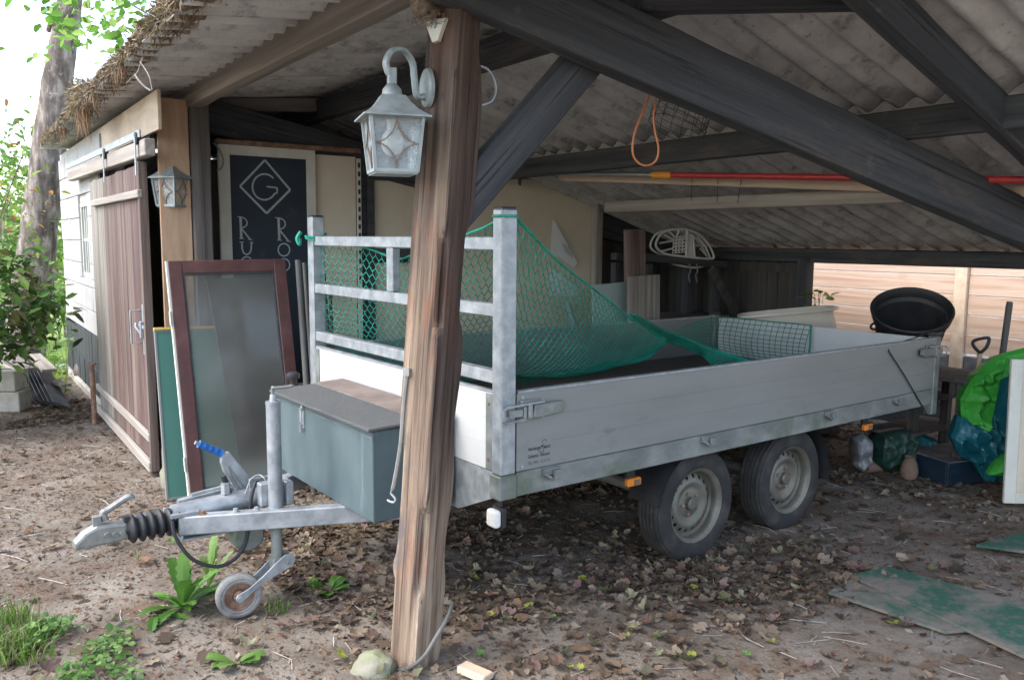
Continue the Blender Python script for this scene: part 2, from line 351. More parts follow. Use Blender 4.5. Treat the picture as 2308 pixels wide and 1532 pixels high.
m_mint = mat("pale_green_board", [(.30, .37, .34), (.36, .43, .4)], 4, rough=.7, bump=.03)
def glassmat(name, tint, rough, mixf, dirt=(.3, .3, .28), dscale=6, bump=0, bscale=60):
    """thin dusty pane: clear pass-through, gloss and a film of dirt"""
    m = bpy.data.materials.new(name); m.use_nodes = True
    N, L = m.node_tree.nodes, m.node_tree.links; N.remove(N["Principled BSDF"]); out = N["Material Output"]
    tp = N.new("ShaderNodeBsdfTransparent"); tp.inputs["Color"].default_value = (*tint, 1)
    gl = N.new("ShaderNodeBsdfGlossy"); gl.inputs["Roughness"].default_value = rough
    fr = N.new("ShaderNodeFresnel"); fr.inputs["IOR"].default_value = 1.5
    m1 = N.new("ShaderNodeMixShader"); L.new(fr.outputs[0], m1.inputs[0]); L.new(tp.outputs[0], m1.inputs[1]); L.new(gl.outputs[0], m1.inputs[2])
    df = N.new("ShaderNodeBsdfDiffuse"); df.inputs["Color"].default_value = (*dirt, 1)
    tc = N.new("ShaderNodeTexCoord"); nz = N.new("ShaderNodeTexNoise"); nz.inputs["Scale"].default_value = dscale; nz.inputs["Detail"].default_value = 8
    L.new(tc.outputs["Object"], nz.inputs["Vector"])
    mr = N.new("ShaderNodeMapRange"); mr.inputs["From Min"].default_value = .25; mr.inputs["From Max"].default_value = .8; mr.inputs["To Min"].default_value = mixf * .6; mr.inputs["To Max"].default_value = min(1, mixf * 1.5)
    L.new(nz.outputs["Fac"], mr.inputs["Value"])
    m2 = N.new("ShaderNodeMixShader"); L.new(mr.outputs[0], m2.inputs[0]); L.new(m1.outputs[0], m2.inputs[1]); L.new(df.outputs[0], m2.inputs[2])
    L.new(m2.outputs[0], out.inputs[0])
    if bump:
        n3 = N.new("ShaderNodeTexNoise"); n3.inputs["Scale"].default_value = bscale; L.new(tc.outputs["Object"], n3.inputs["Vector"])
        bp = N.new("ShaderNodeBump"); bp.inputs["Strength"].default_value = bump; bp.inputs["Distance"].default_value = .01
        L.new(n3.outputs["Fac"], bp.inputs["Height"]); L.new(bp.outputs[0], gl.inputs["Normal"]); L.new(bp.outputs[0], fr.inputs["Normal"])
    return m
m_glass = glassmat("dusty_window_glass", (.80, .82, .79), .14, .24, (.36, .35, .32), 3)
m_lglass = glassmat("rippled_lantern_glass", (.9, .95, .96), .08, .24, (.80, .86, .88), 34, .6, 70)
m_pane = glassmat("dark_pane", (.25, .27, .28), .05, .12, (.2, .2, .2), 6)
# ------------------------------------------------------------------ ground
def gz(x, y):
    d = math.hypot(x, y - 4)
    k = 1 / (1 + (d / 14) ** 4)
    z = noise.noise(Vector((x * .55, y * .55, 1.3))) * .014 + noise.noise(Vector((x * 2.3, y * 2.3, 4.))) * .009 + noise.noise(Vector((x * 7, y * 7, 9.))) * .005
    return z * k - .012
def axis(lo, hi, step, far):
    a, x = [], lo
    while x <= hi: a.append(x); x += step
    s, x = step, hi
    while x < far: s *= 1.35; x += s; a.append(x)
    s, x = step, lo
    while x > -far: s *= 1.35; x -= s; a.insert(0, x)
    return a
gx, gy = axis(-5, 5, .07, 160), axis(1.5, 8.5, .07, 160)
mb = MB(); nx = len(gx)
mb.add([(x, y, gz(x, y)) for y in gy for x in gx], [(j*nx+i, j*nx+i+1, (j+1)*nx+i+1, (j+1)*nx+i) for j in range(len(gy)-1) for i in range(nx-1)])
m_ground = mat("sandy_soil", [(.088, .073, .057), (.155, .132, .106), (.212, .184, .152), (.262, .232, .194)], 2.2, detail=10, rough=.97, bump=.9, bscale=55, spec=.15,
    spots=[((.12, .08, .055), 3.1, .50, .68), ((.19, .115, .07), 24, .55, .68), ((.085, .06, .045), 50, .60, .70), ((.36, .33, .29), 70, .68, .75)])
ground = kind(obj("ground", mb, m_ground, smooth=True, angle=180), "structure")
# lawn beyond the shed
m_lawn = mat("lawn", [(.10, .17, .03), (.2, .28, .05), (.3, .36, .09)], 8, rough=.95, bump=.6)
mb = MB()
mb.grid(lambda u, v: (-26 + 22 * u, 9.6 + 22 * v + .8 * math.sin(u * 9), gz(-26 + 22*u, 9.6 + 22*v) + .02), 30, 30)
kind(obj("lawn", mb, m_lawn, smooth=True), "structure")
# ------------------------------------------------------------------ carport: timber frame and roof
RIDGE, EAVE_R, ZR, ZE = 1.5, 5.55, 2.88, 1.625
Y0, Y1 = -5.2, 5.25
carport = thing("timber_carport", "open timber carport under a mossy corrugated fibre cement roof", "carport", at(*S(2.5, -1.5, 0)))
def zR(x): return ZR + (ZE - ZR) * (x - RIDGE) / (EAVE_R - RIDGE)
ex0, ez0 = -.12, 2.755     # left eave at its far end
ex1, ez1 = -.30, 2.63      # and near the front
def eaveL(y):
    t = (5.25 - y) / 10.2; t = max(0, min(1.3, t / .8))
    return ex0 + (ex1 - ex0) * t, ez0 + (ez1 - ez0) * t
PITCHW, AMP, TH = .177, .0255, .0065
def sheet(a0, a1, width, seg=8, side=-1, jag=0, seed=0):
    """corrugated sheet between two slope-line functions a0(y)->(x,z) high end, a1 low end; y runs across"""
    waves = width / PITCHW; n = int(waves * seg); nl = 6
    vs, r = [], random.Random(seed)
    for s in (0, 1):
        for j in range(nl + 1):
            for i in range(n + 1):
                y = width * i / n
                p, q = a0(y), a1(y); t = j / nl
                if jag and j == nl: t += jag * (r.random() - .5)
                x, z = p[0] + (q[0]-p[0]) * t, p[1] + (q[1]-p[1]) * t
                vs.append((x, y, z + AMP * (1 + math.cos(2*math.pi*y/PITCHW)) + (TH if s else 0) - .012 * math.sin(math.pi * t) * (1 if nl else 0)))
    N1 = (nl + 1) * (n + 1); fs = []
    for j in range(nl):
        for i in range(n):
            a = j*(n+1)+i
            fs.append((a, a+1, a+n+2, a+n+1)); b = a + N1
            fs.append((b, b+n+1, b+n+2, b+1))
    for i in range(n):
        fs.append((i, N1+i, N1+i+1, i+1)); a = nl*(n+1)+i; fs.append((a, a+1, N1+a+1, N1+a))
    for j in range(nl):
        a = j*(n+1); fs.append((a, a+n+1, N1+a+n+1, N1+a)); a += n; fs.append((a, N1+a, N1+a+n+1, a+n+1))
    m = MB(); m.add(vs, fs); return m
roof = link("roof", None, carport, SM @ at(RIDGE, 0, ZR)); roof["label"] = "grey corrugated sheets in two slopes"
W_ = PITCHW * 5
ncol = int((Y1 - Y0) / W_) + 1
xm = 3.08
up = sheet(lambda y: (RIDGE - .05, zR(RIDGE - .05) + .012), lambda y: (xm + .13, zR(xm + .13) + .012), W_ + .09).mesh("roof_sheet", m_roof, True)
lo = sheet(lambda y: (xm - .02, zR(xm - .02) - .0), lambda y: (EAVE_R + .12, zR(EAVE_R + .12)), W_ + .09, jag=.02, seed=4).mesh("roof_sheet", m_roof, True)
for i in range(ncol):
    y = Y0 + i * W_
    dz = .0035 * (i % 2)
    link("roof_sheet", up, roof, SM @ at(0, y, dz)); link("roof_sheet", lo, roof, SM @ at(0, y, dz))
    me = sheet(lambda q: (RIDGE + .04, ZR - .01), lambda q: eaveL(y + q), W_ + .09, jag=.03, seed=i).mesh("roof_sheet", m_roof, True)
    link("roof_sheet", me, roof, SM @ at(0, y, dz))
mb = MB(); mb.prism([(-.16, -.03), (0, .055), (.16, -.03), (.16, -.02), (0, .068), (-.16, -.02)], Y0, Y1, SM @ at(RIDGE, 0, ZR + .05) @ Matrix(((1, 0, 0, 0), (0, 0, 1, 0), (0, 1, 0, 0), (0, 0, 0, 1))))
obj("ridge_cap", mb, m_roof, roof)
# moss and root tufts hanging along the left eave
mb = MB(); r = random.Random(3)
def strand(mb, p, d, L, w, col):
    d = d.normalized(); a = d.orthogonal().normalized(); a.rotate(Matrix.Rotation(r.random()*6.3, 3, d)); mb.col = col
    q = p + d * L * .5 + Vector((r.gauss(0, .2), r.gauss(0, .2), r.gauss(0, .15))) * L * .4
    e = p + d * L + Vector((0, 0, -.15 * L))
    mb.add([p - a*w, p + a*w, q + a*w*.8, q - a*w*.8, e], [(0, 1, 2, 3), (3, 2, 4)])
mm_ = MB(); NM = 520
def mossring(k):
    y = Y0 + (Y1 - Y0) * k / NM; ex, ez = eaveL(y); out_ = []
    for q in range(10):
        a = 2 * math.pi * q / 10; w = 1 + .9 * noise.noise(Vector((y * 5, math.cos(a) * 1.3, math.sin(a) * 1.3))) + .35 * noise.noise(Vector((y * 17, math.cos(a) * 3, math.sin(a) * 3)))
        out_.append(S(ex + .055 + .085 * math.cos(a) * w, y, ez + .062 + .042 * math.sin(a) * w))
    return out_
mm_.col = (.17, .12, .08)
mm_.add([p for k in range(NM + 1) for p in mossring(k)], [(k*10+q, k*10+(q+1) % 10, (k+1)*10+(q+1) % 10, (k+1)*10+q) for k in range(NM) for q in range(10)])
o = kind(obj("moss_mat", mm_, m_moss, roof), "stuff"); o["label"] = "thick moss along the left eave"
for i in range(30000):
    y = Y0 + (Y1 - Y0) * r.random(); ex, ez = eaveL(y)
    thick = .5 + .7 * max(0, noise.noise(Vector((y * 1.1, 0, 5)))+.25) + (1.2 if abs(y - 1.2) < .35 else 0)
    p = S(ex - .035 + r.random() * .14, y, ez + .02 + r.random() * .085 * thick)
    out = r.random()
    d = Vector((r.gauss(0, .5), r.gauss(0, .5), r.gauss(.0, .6))) - SA * .5 + Vector((0, 0, -.5 if out < .5 else .5))
    c = r.choice([(.20, .13, .075), (.27, .19, .115), (.15, .11, .075), (.36, .29, .20), (.21, .21, .08), (.30, .25, .19)]); k = .7 + .6 * r.random()
    strand(mb, p, d, (.02 + .055 * r.random()) * thick, .002 + .0028 * r.random(), tuple(q * k for q in c))
for cy, n, LL in ((1.15, 130, .28), (1.35, 40, .2), (-.9, 60, .14), (2.9, 60, .16), (.4, 40, .12)):
    for i in range(n):
        y = cy + r.gauss(0, .10); ex, ez = eaveL(y)
        strand(mb, S(ex - .02 + r.random() * .05, y, ez + .03), Vector((r.gauss(0, .12), r.gauss(0, .12), -1)), LL * r.random(), .0035, r.choice([(.3, .17, .09), (.24, .15, .09), (.35, .25, .15)]))
o = kind(obj("moss_fringe", mb, m_moss, roof), "stuff"); o["label"] = "brown dry moss and roots hanging off the eave"
# fallen twig caught on the eave
tw = tag(obj("dry_twig", MB().tube(crv([sx(322, 130, -.33), sx(310, 165, -.36), sx(305, 160 + 10, -.37), sx(322, 192, -.36), sx(340, 205, -.35)]), .004, 5, M=SM)
    .tube(crv([sx(312, 162, -.36), sx(298, 175, -.37), sx(285, 188, -.37)]), .003, 5, M=SM).tube(crv([sx(316, 140, -.36), sx(335, 170, -.36), sx(343, 203, -.36)]), .0028, 5, M=SM), m_purlin), "thin bare forked twig dangling from the mossy eave", "twig")
# posts
pb = onz(924, 1497); pb.y += .07; ptop = ony(1033, 0, pb.y - .0); ptop = pb + (ptop - pb) * 1.16
zax = (ptop - pb).normalized()
fdir = Vector((-math.sin(math.radians(7.5 + 27)), -math.cos(math.radians(7.5 + 27)), 0)); fdir = (fdir - zax * fdir.dot(zax)).normalized()   # outward normal of the pale face
PL = (ptop - pb).length + .1; PM = beamM(pb - zax * .1, ptop, fdir)
def post_mesh(L, w, h, nl=110, per=10, seed=0.):
    mb = MB(); n = per * 4; hw, hh = w / 2, h / 2; vs = []
    for i in range(nl + 1):
        x = L * i / nl
        for j in range(n):
            s_, t = divmod(j, per); t = t / per * 2 - 1
            p = [(-hw, t * hh), (t * hw, hh), (hw, -t * hh), (-t * hw, -hh)][s_]
            cd = 1 - abs(t) ; cid = (s_ + (1 if t > 0 else 0)) % 4
            ch_ = max(0, noise.noise(Vector((x * 2.1 + seed, cid * 7.7, 1))) + .12); ch_ = (.035 * ch_ + .02 * max(0, min(1, (ch_ - .30) * 9))) * max(0, 1 - cd * 2.2)
            gr = .0035 * noise.noise(Vector((x * 1.1, j * 1.9, seed + 5))) - .006 * max(0, noise.noise(Vector((x * .8, j * 3.1, seed + 9))) - .35) * 3
            q = Vector((p[0], p[1])); q = q * (1 - (ch_ - gr) / max(hw, hh))
            vs.append((x, q.x, q.y))
    mb.add(vs, [(i*n+j, i*n+(j+1) % n, (i+1)*n+(j+1) % n, (i+1)*n+j) for i in range(nl) for j in range(n)] + [tuple(range(n-1, -1, -1)), tuple(nl*n+j for j in range(n))])
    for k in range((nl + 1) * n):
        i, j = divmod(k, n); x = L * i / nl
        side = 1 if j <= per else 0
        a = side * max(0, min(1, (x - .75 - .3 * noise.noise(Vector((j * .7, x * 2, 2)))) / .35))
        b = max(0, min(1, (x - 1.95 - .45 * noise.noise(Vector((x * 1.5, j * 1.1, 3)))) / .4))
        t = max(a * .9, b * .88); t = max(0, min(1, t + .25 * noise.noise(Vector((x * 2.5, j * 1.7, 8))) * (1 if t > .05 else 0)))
        mb.c[k] = tuple(1 + (q - 1) * t for q in (.26, .22, .24))  # roof shade painted into the vertex colour: right face and upper length darkened
    return mb
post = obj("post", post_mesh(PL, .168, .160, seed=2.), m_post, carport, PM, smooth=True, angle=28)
post["label"] = "leaning weathered brown timber post with split pale faces"
POST_C = lambda z: pb + zax * (z / zax.z)
post2 = beam("post", S(.375, -.03, 0), S(.375, -.03, 2.66), .135, .15, m_post2, carport, up=SB, rough=.012, seed=5)
for X in (5.42,):
    for Y in (-1.42, -4.7): beam("post", S(X, Y, 0), S(X, Y, 1.56), .12, .12, m_dark, carport, up=SB, rough=.01)
# purlins
beam("purlin", S(.345, Y0 + .1, 2.66), S(.345, Y1 - .1, 2.70), .11, .15, m_purlin, carport, rough=.012, seed=1)
beam("purlin", S(RIDGE, Y0 + .1, ZR - .12), S(RIDGE, Y1 - .1, ZR - .12), .10, .16, m_dark, carport)
beam("purlin", S(3.0, Y0 + .1, zR(3.0) - .105), S(3.0, Y1 - .1, zR(3.0) - .105), .09, .15, m_dark, carport)
beam("purlin", S(4.35, .5, zR(4.35) - .085), S(4.35, Y1 - .1, zR(4.35) - .085), .07, .12, m_dark, carport)
eb = beam("eave_beam", S(EAVE_R - .1, Y0 + .05, ZE - .045), S(EAVE_R - .1, Y1 - .1, ZE - .04), .09, .13, m_dark, carport, rough=.012)
# principal rafters
A0 = S(.30, -3.56, 2.70)
e_lo, e_up = sy(2308, 563, -3.86), sy(2308, 449, -3.86)
ctr = S((e_lo.x + e_up.x) / 2, -3.86, (e_lo.z + e_up.z) / 2); dirr = (ctr - A0)
rf = beam("rafter", A0 - dirr * .02, A0 + dirr * 1.16, .12, .275, m_dark, carport, rough=.016, seed=8); rf["label"] = "wide black stained rafter running down from the leaning post"
beam("rafter", S(.30, .34, 2.66), S(5.45, .34, 1.66), .10, .26, m_dark, carport, rough=.012, seed=3)
beam("rafter", S(.42, .50, 2.70), S(1.45, .50, 2.80), .08, .11, m_purlin, carport)
beam("rafter", S(1.45, -4.30, zR(1.45) - .105), S(5.45, -4.13, zR(5.45) - .105), .10, .17, m_dark, carport, rough=.014, seed=6)
beam("rafter", S(.30, -4.30, 2.66), S(1.55, -4.30, 2.80), .09, .13, m_dark, carport)
pe = A0 + dirr * 1.125
beam("post", Vector((pe.x, pe.y, 0)), Vector((pe.x, pe.y, pe.z - .13)), .10, .10, m_dark, carport, up=SB, rough=.012)
# braces
b0 = sy(1066, 425, -3.5); b1 = sy(1306, 160, -3.5)
br = beam("brace", S(b0.x - .075, -3.45, b0.z - .105), S(b1.x + .03, -3.5, b1.z + .05), .085, .165, m_dark, carport, up=SB, rough=.012, seed=4, roll=math.pi/2)
c0, c1 = sy(1440, -6, -3.60), sy(2010, -14, -4.2)
beam("collar_beam", S(c0.x, -3.6, c0.z), S(c1.x, -4.22, c1.z), .09, .13, m_dark, carport)
# ------------------------------------------------------------------ enclosed block shed
SMd = SM @ at(.07, 0, 0)
shed = thing("block_shed", "white painted block shed with black plinth and wooden sliding door", "shed", at(*S(2, 3, 0)))
wall = obj("wall", MB().box((.02, 2.30, -.1), (.2, 3.31, 2.70)).box((.02, 3.975, -.1), (.2, 5.62, 2.70)).box((.02, 3.31, -.1), (.2, 3.975, 1.26)).box((.02, 3.31, 2.07), (.2, 3.975, 2.70))
    .prism([(.2, -.1), (5.4, -.1), (5.4, 1.62), (1.5, 2.84), (.2, 2.68)], 5.45, 5.62, Matrix(((1, 0, 0, 0), (0, 0, 1, 0), (0, 1, 0, 0), (0, 0, 0, 1)))), m_mortar, shed, SMd); wall["label"] = "white block wall over black plinth courses"
r = random.Random(5)
def block(y0, y1, z0, z1, m, j=.008, dx=0):
    if z1 > 1.261 and z0 < 2.03 and y1 > 3.311 and y0 < 3.974:      # window opening
        if z0 < 1.26 - .05: block(y0, y1, z0, 1.26, m, j); z0 = 1.26
        if y0 < 3.31 - .04: block(y0, 3.31, z0, z1, m, j)
        if y1 > 3.975 + .04: block(3.975, y1, z0, z1, m, j)
        return
    if y1 - y0 < .03 or z1 - z0 < .03: return
    obj("block", MB().box((-r.random()*.006 + dx, y0 + j/2, z0 + j/2), (.05, y1 - j/2, z1 - j/2)), m, wall, SMd, bevel=.004)
zs = [.69 + .2425 * i for i in range(9)]
for i in range(8):
    y = 2.30 - (.3 if i % 2 else 0)
    while y < 5.6:
        block(max(y, 2.30), min(y + .6, 5.62), zs[i], zs[i+1], m_block); y += .6
for i, (z0, z1) in enumerate(((.0, .345), (.345, .69))):
    y = 2.30
    while y < 5.6:
        block(y, min(y + .215, 5.62), z0, z1, m_tar, .007, -.012); y += .215
win = obj("window", MB().box((.10, 3.31, 1.26), (.11, 3.975, 2.07)), m_pane, shed, SMd); win["label"] = "small window with pale bars"
for z in (1.29, 2.04): obj("frame", MB().cbox((.045, 3.6425, z), (.06, .66, .05)), m_creamw, win, SMd, bevel=.004)
for y in (3.335, 3.95): obj("frame", MB().cbox((.047, y, 1.665), (.06, .05, .70)), m_creamw, win, SMd, bevel=.004)
for y in (3.49, 3.6425, 3.795): obj("glazing_bar", MB().cbox((.05, y, 1.665), (.05, .03, .70)), m_creamw, win, SMd, bevel=.003)
obj("glazing_bar", MB().cbox((.052, 3.6425, 1.665), (.04, .62, .03)), m_creamw, win, SMd, bevel=.003)
# footing under the wall
obj("footing", MB().box((-.05, 2.45, -.05), (.02, 5.64, .06)), m_conc, shed, SMd, bevel=.01)
# sliding door
door = link("sliding_door", None, shed, SMd @ at(-.06, 1.2, 0)); door["label"] = "plank sliding door, grey at one side and red brown at the other"
y = .045; i = 0; r = random.Random(11)
while y < 2.47:
    w = .15 + .05 * r.random()
    y1 = min(y + w, 2.5)
    m = m_red if y < 1.35 else (m_brown if y < 1.65 else m_grey)
    if .5 < y < .95 and i % 2: m = m_brown
    obj("plank", MB().box((-.075 - r.random() * .004, y + .003, .04), (-.045, y1 - .003, 2.20 + .01 * r.random())), m, door, SMd, bevel=.003)
    y = y1; i += 1
obj("stile", MB().box((-.10, -.01, .02), (-.04, .042, 2.22)), m_brown, door, SMd, bevel=.004)
for n_, y0, y1, z, h, t in (("batten", -.015, 2.2, 2.0, .055, .035), ("batten", .0, 2.5, .27, .06, .03), ("batten", .0, 2.5, .055, .075, .035)):
    beam(n_, S(-.008 - t/2, y0, z), S(-.008 - t/2, y1, z), t, h, m_batten, door)
hd = obj("handle", MB().tube([(-.08, .26, .93), (-.145, .26, .93), (-.145, .26, 1.17), (-.08, .26, 1.17)], .008, 6).box((-.088, .10, .86), (-.076, .15, 1.22)), m_galv, door, SMd)
obj("latch", MB().box((-.11, .105, .98), (-.088, .145, 1.10)).tube([(-.10, .125, 1.0), (-.13, .17, 1.06), (-.12, .21, 1.08)], .009, 6).box((-.10, .04, 1.05), (-.09, .24, 1.075)), m_galv, door, SMd, bevel=.003)
rail = beam("rail_board", S(-.005, -.32, 2.29), S(-.005, 3.8, 2.34), .07, .11, m_batten, shed)
beam("track", S(-.045, -.22, 2.385), S(-.045, 3.85, 2.43), .012, .05, m_galv, shed, bevel=.002)
for px, pa, pc in ((232, 330, 412), (303, 292, 396)):
    a, b = sx(px, pa, -.06), sx(px + 2, pc, -.06)
    h = obj("door_hanger", MB().box((-.135, a.y - .018, b.z), (-.128, a.y + .018, a.z - .05)).tube([(-.131, a.y + .018 * math.cos(t), a.z - .05 + .03 * math.sin(t)) for t in [k * math.pi / 6 for k in range(7)]], .004, 4), m_galv, shed, SMd)
    obj("roller", MB().lathe([(.0, -.015), (.045, -.015), (.038, 0), (.045, .015), (0, .015)], 16, at(-.112, a.y, a.z - .06) @ Matrix.Rotation(math.pi/2, 4, 'Y')), m_black, h, SMd, smooth=True)
obj("plywood_panel", MB().box((-.035, -.40, 2.40), (-.012, 1.95, 2.655)), m_ply2, shed, SMd, bevel=.002)
obj("plywood_panel", MB().box((.095, -.06, .0), (.302, -.035, 2.655)), m_ply, shed, SM, bevel=.002)
obj("lintel_strip", MB().box((-.02, -.02, 2.33), (.02, 2.3, 2.402)), m_dark, shed, SMd)
# black tar strap on the wall beside the door
for px, y0, y1 in ((208, 300, 372), (206, 385, 428)):
    a, b = sx(px, y0, -.02), sx(px, y1, -.02)
    obj("wall_strap", MB().box((-.03, a.y - .05, b.z), (-.012, a.y + .05, a.z)), m_tar, shed, SMd)
# partition between carport and shed, old dark planks, and the low rear wall
part = obj("partition", MB().box((.5, .42, 0), (4.40, .45, 2.30)), m_dplank, shed, SM); part["label"] = "dark plank partition behind the boards"
r = random.Random(2); x = .46
while x < 4.38:
    w = .16 + .05 * r.random(); obj("plank", MB().box((x + .002, .385 + r.random()*.006, 0), (min(x + w, 4.4) - .002, .419, 2.28 + .03*r.random())), m_dplank, part, SM); x += w
rw = obj("rear_wall", MB().box((5.52, -1.40, 0), (5.55, 5.4, 1.55)), m_dplank, shed, SM); rw["label"] = "old dark plank wall under the low eave"
y = -1.44
while y < 1.4:
    w = .10 + .05 * r.random(); obj("plank", MB().box((5.482 + r.random()*.01, y + .002, .05), (5.519, y + w - .002, 1.5 + .03 * r.random())), m_dplank, rw, SM, bevel=.003); y += w
obj("rail", MB().box((5.44, -1.44, 1.42), (5.481, 1.4, 1.50)), m_dplank, rw, SM)
wl_ = obj("side_wall", MB().box((4.40, .42, 0), (5.52, .45, 1.95)), m_dplank, shed, SM)
obj("door_post", MB().box((1.70, .28, 0), (1.80, .384, 2.32)), m_dark, shed, SM, bevel=.004)
# ------------------------------------------------------------------ boards along the partition
YP = .25
def wallboard(name, label, cat, x0, x1, z0, z1, m, Y=YP, t=.02, tilt=0., bevel=.002):
    M = SM @ at(x0, Y, z0) @ Matrix.Rotation(tilt, 4, 'X')
    return tag(obj(name, MB().box((0, 0, 0), (x1 - x0, t, z1 - z0)), m, None, M, bevel=bevel), label, cat)
wallboard("cream_panel", "cream board wedged between the blue chalk sign and the dark post", "board", 1.345, 1.70, 0.0, 2.375, m_cream, .262)
wallboard("cream_panel", "cream panel inside a dark door frame behind the lantern", "board", 1.86, 2.62, 0.0, 2.20, m_cream, .30)
wallboard("cream_panel", "large cream board with a free right edge behind the green net", "board", 2.65, 4.37, 0.0, 2.27, m_cream, .235)
sg = thing("chalk_sign", "dark blue chalkboard sign with white frame and a letter G in a diamond", "sign", SM @ at(.58, .20, .45))
X0, X1, Z1 = .575, 1.335, 2.40
obj("frame", MB().box((X0, .215, .45), (X0 + .085, .25, Z1)), m_creamw, sg, SM, bevel=.003)
obj("frame", MB().box((X1 - .075, .215, .45), (X1, .25, Z1)), m_creamw, sg, SM, bevel=.003)
obj("frame", MB().box((X0 + .085, .216, Z1 - .075), (X1 - .075, .25, Z1)), m_creamw, sg, SM, bevel=.003)
obj("frame", MB().box((X0 + .085, .216, .45), (X1 - .075, .25, .53)), m_creamw, sg, SM, bevel=.003)
bd = obj("chalkboard", MB().box((X0 + .08, .228, .50), (X1 - .07, .245, Z1 - .07)), m_chalk, sg, SM)
obj("top_strip", MB().box((X0 - .02, .20, Z1 + .001), (1.72, .25, Z1 + .035)), m_rust, sg, SM)
def ribbon(pts, w, y):
    mb = MB(); pts = [Vector((p[0], p[1])) for p in pts]; n = len(pts); L, R_ = [], []
    for i in range(n):
        t = (pts[min(i+1, n-1)] - pts[max(i-1, 0)]).normalized(); q = Vector((-t.y, t.x)) * (w[i] if isinstance(w, list) else w) / 2
        L.append(pts[i] + q); R_.append(pts[i] - q)
    vs = [(p.x, y, p.y) for p in L] + [(p.x, y, p.y) for p in R_]
    mb.add(vs, [(i, i+1, n+i+1, n+i) for i in range(n-1)]); return mb
def chalk(lines, y=.2265, w=.011):
    mb = MB()
    for ln in lines:
        q = ribbon(ln[0], ln[1] if len(ln) > 1 else w, y); mb.add(q.v, q.f)
    return mb
def P2(px, py): p = sy(px, py, .2265); return (p.x, p.z)
def poly(*pp): return [P2(*p) for p in pp]
dia = poly((597, 361), (541, 420), (601, 481), (654, 428), (597, 361))
obj("lettering", chalk([(dia[i:i+2], .016) for i in range(4)]), m_chalkl, bd, SM)["label"] = "chalk diamond"
gpts = [P2(621, 400)] + [P2(597 + 27.5 * math.cos(a), 421.5 + 29 * math.sin(a)) for a in [math.radians(d) for d in range(-55, -301, -12)]] + [P2(624, 443), P2(625.5, 424)]
gpts = [P2(596 + 27 * math.cos(math.radians(d)), 421.5 - 29 * math.sin(math.radians(d))) for d in range(42, 331, 9)] + [P2(624, 436), P2(625, 424)]
obj("lettering", chalk([(gpts, .013), (poly((601, 421), (625, 423.5)), .012)]), m_chalkl, bd, SM)["label"] = "letter G"
def letterR(cx, cy, s):
    q = lambda x, y: P2(cx + x * s, cy + y * s + x * s * .04)
    bowl = [q(-8 + 14 * math.sin(a) , -24 + 12 * (1 - math.cos(a))) for a in [math.pi * k / 12 for k in range(13)]]
    return [([q(-9, -25), q(-7, 24)], .019), ([q(-16, -25), q(-6, -25)], .006), ([q(-12, 24), q(-1, 24)], .006), (bowl, .009), ([q(-8, 0), q(13, 25)], .012), ([q(8, 25), q(18, 26)], .006)]
def letterU(cx, cy, s):
    q = lambda x, y: P2(cx + x * s, cy + y * s + x * s * .04)
    return [([q(-11, -14), q(-10, 2), q(-7, 10), q(0, 14), q(7, 10), q(10, 2), q(11, -14)], .012), ([q(-16, -14), q(-6, -14)], .006), ([q(7, -14), q(15, -14)], .006)]
def letterO(cx, cy, s):
    return [([P2(cx + 13 * s * math.cos(a), cy + 14 * s * math.sin(a)) for a in [2*math.pi*k/20 for k in range(21)]], .010)]
def letterC(cx, cy, s):
    return [([P2(cx + 13 * s * math.cos(a), cy + 14 * s * math.sin(a)) for a in [math.radians(d) for d in range(-40, -321, -14)]], .010)]
obj("lettering", chalk(letterR(551, 514, 1)), m_chalkl, bd, SM)["label"] = "letter R"
obj("lettering", chalk(letterR(637, 517, 1.03)), m_chalkl, bd, SM)["label"] = "letter R"
obj("lettering", chalk(letterU(556, 560, 1)), m_chalkl, bd, SM)["label"] = "letter U"
obj("lettering", chalk(letterO(640, 563, 1.0)), m_chalkl, bd, SM)["label"] = "letter O"
obj("lettering", chalk(letterC(556, 592, .95)), m_chalkl, bd, SM)["label"] = "letter cut off by the boards in front"
obj("lettering", chalk(letterO(640, 597, 1.0)), m_chalkl, bd, SM)["label"] = "letter O"
# perforated strip beside the sign and dark door frame
o = tag(obj("metal_strip", MB().box((1.70, .235, .6), (1.735, .25, 2.36)), m_creamw, None, SM), "narrow punched strip edging the cream board beside the sign", "strip")
for k in range(14): obj("slot", MB().box((1.708, .2325, 1.35 + k * .072), (1.728, .2345, 1.39 + k * .072)), m_black, o, SM)
fr = thing("door_frame", "dark timber door frame standing round a cream panel", "door frame", SM @ at(2.2, .28, 0))
for a, b in (((1.80, .255, 0), (1.865, .298, 2.27)), ((2.60, .262, 0), (2.645, .298, 2.24))): obj("jamb", MB().box(a, b), m_dark, fr, SM, bevel=.003)
obj("head", MB().box((1.866, .257, 2.195), (2.599, .298, 2.262)), m_dark, fr, SM, bevel=.003)
obj("bottom_rail", MB().box((1.866, .257, 1.50), (2.599, .297, 1.62)), m_dark, fr, SM, bevel=.003)
# hook hung at the sign corner, dark loop behind the leaning post
tag(obj("wire_hook", MB().tube(crv([S(.535, .18, 2.395), S(.57, .175, 2.36), S(.60, .17, 2.28), S(.585, .17, 2.22), S(.55, .17, 2.20)]), .006, 6), m_steelr), "curved wire hook hanging at the corner of the chalk sign", "hook")
lp = [onpl(*q, S(0, -3.46, 0), SB) for q in ((1083, 150), (1100, 158), (1113, 180), (1117, 205), (1108, 228), (1085, 238))]
tag(obj("metal_loop", MB().tube(crv(lp), .0055, 6), m_galv), "thin bent metal loop on the shaded side of the leaning post", "hook")
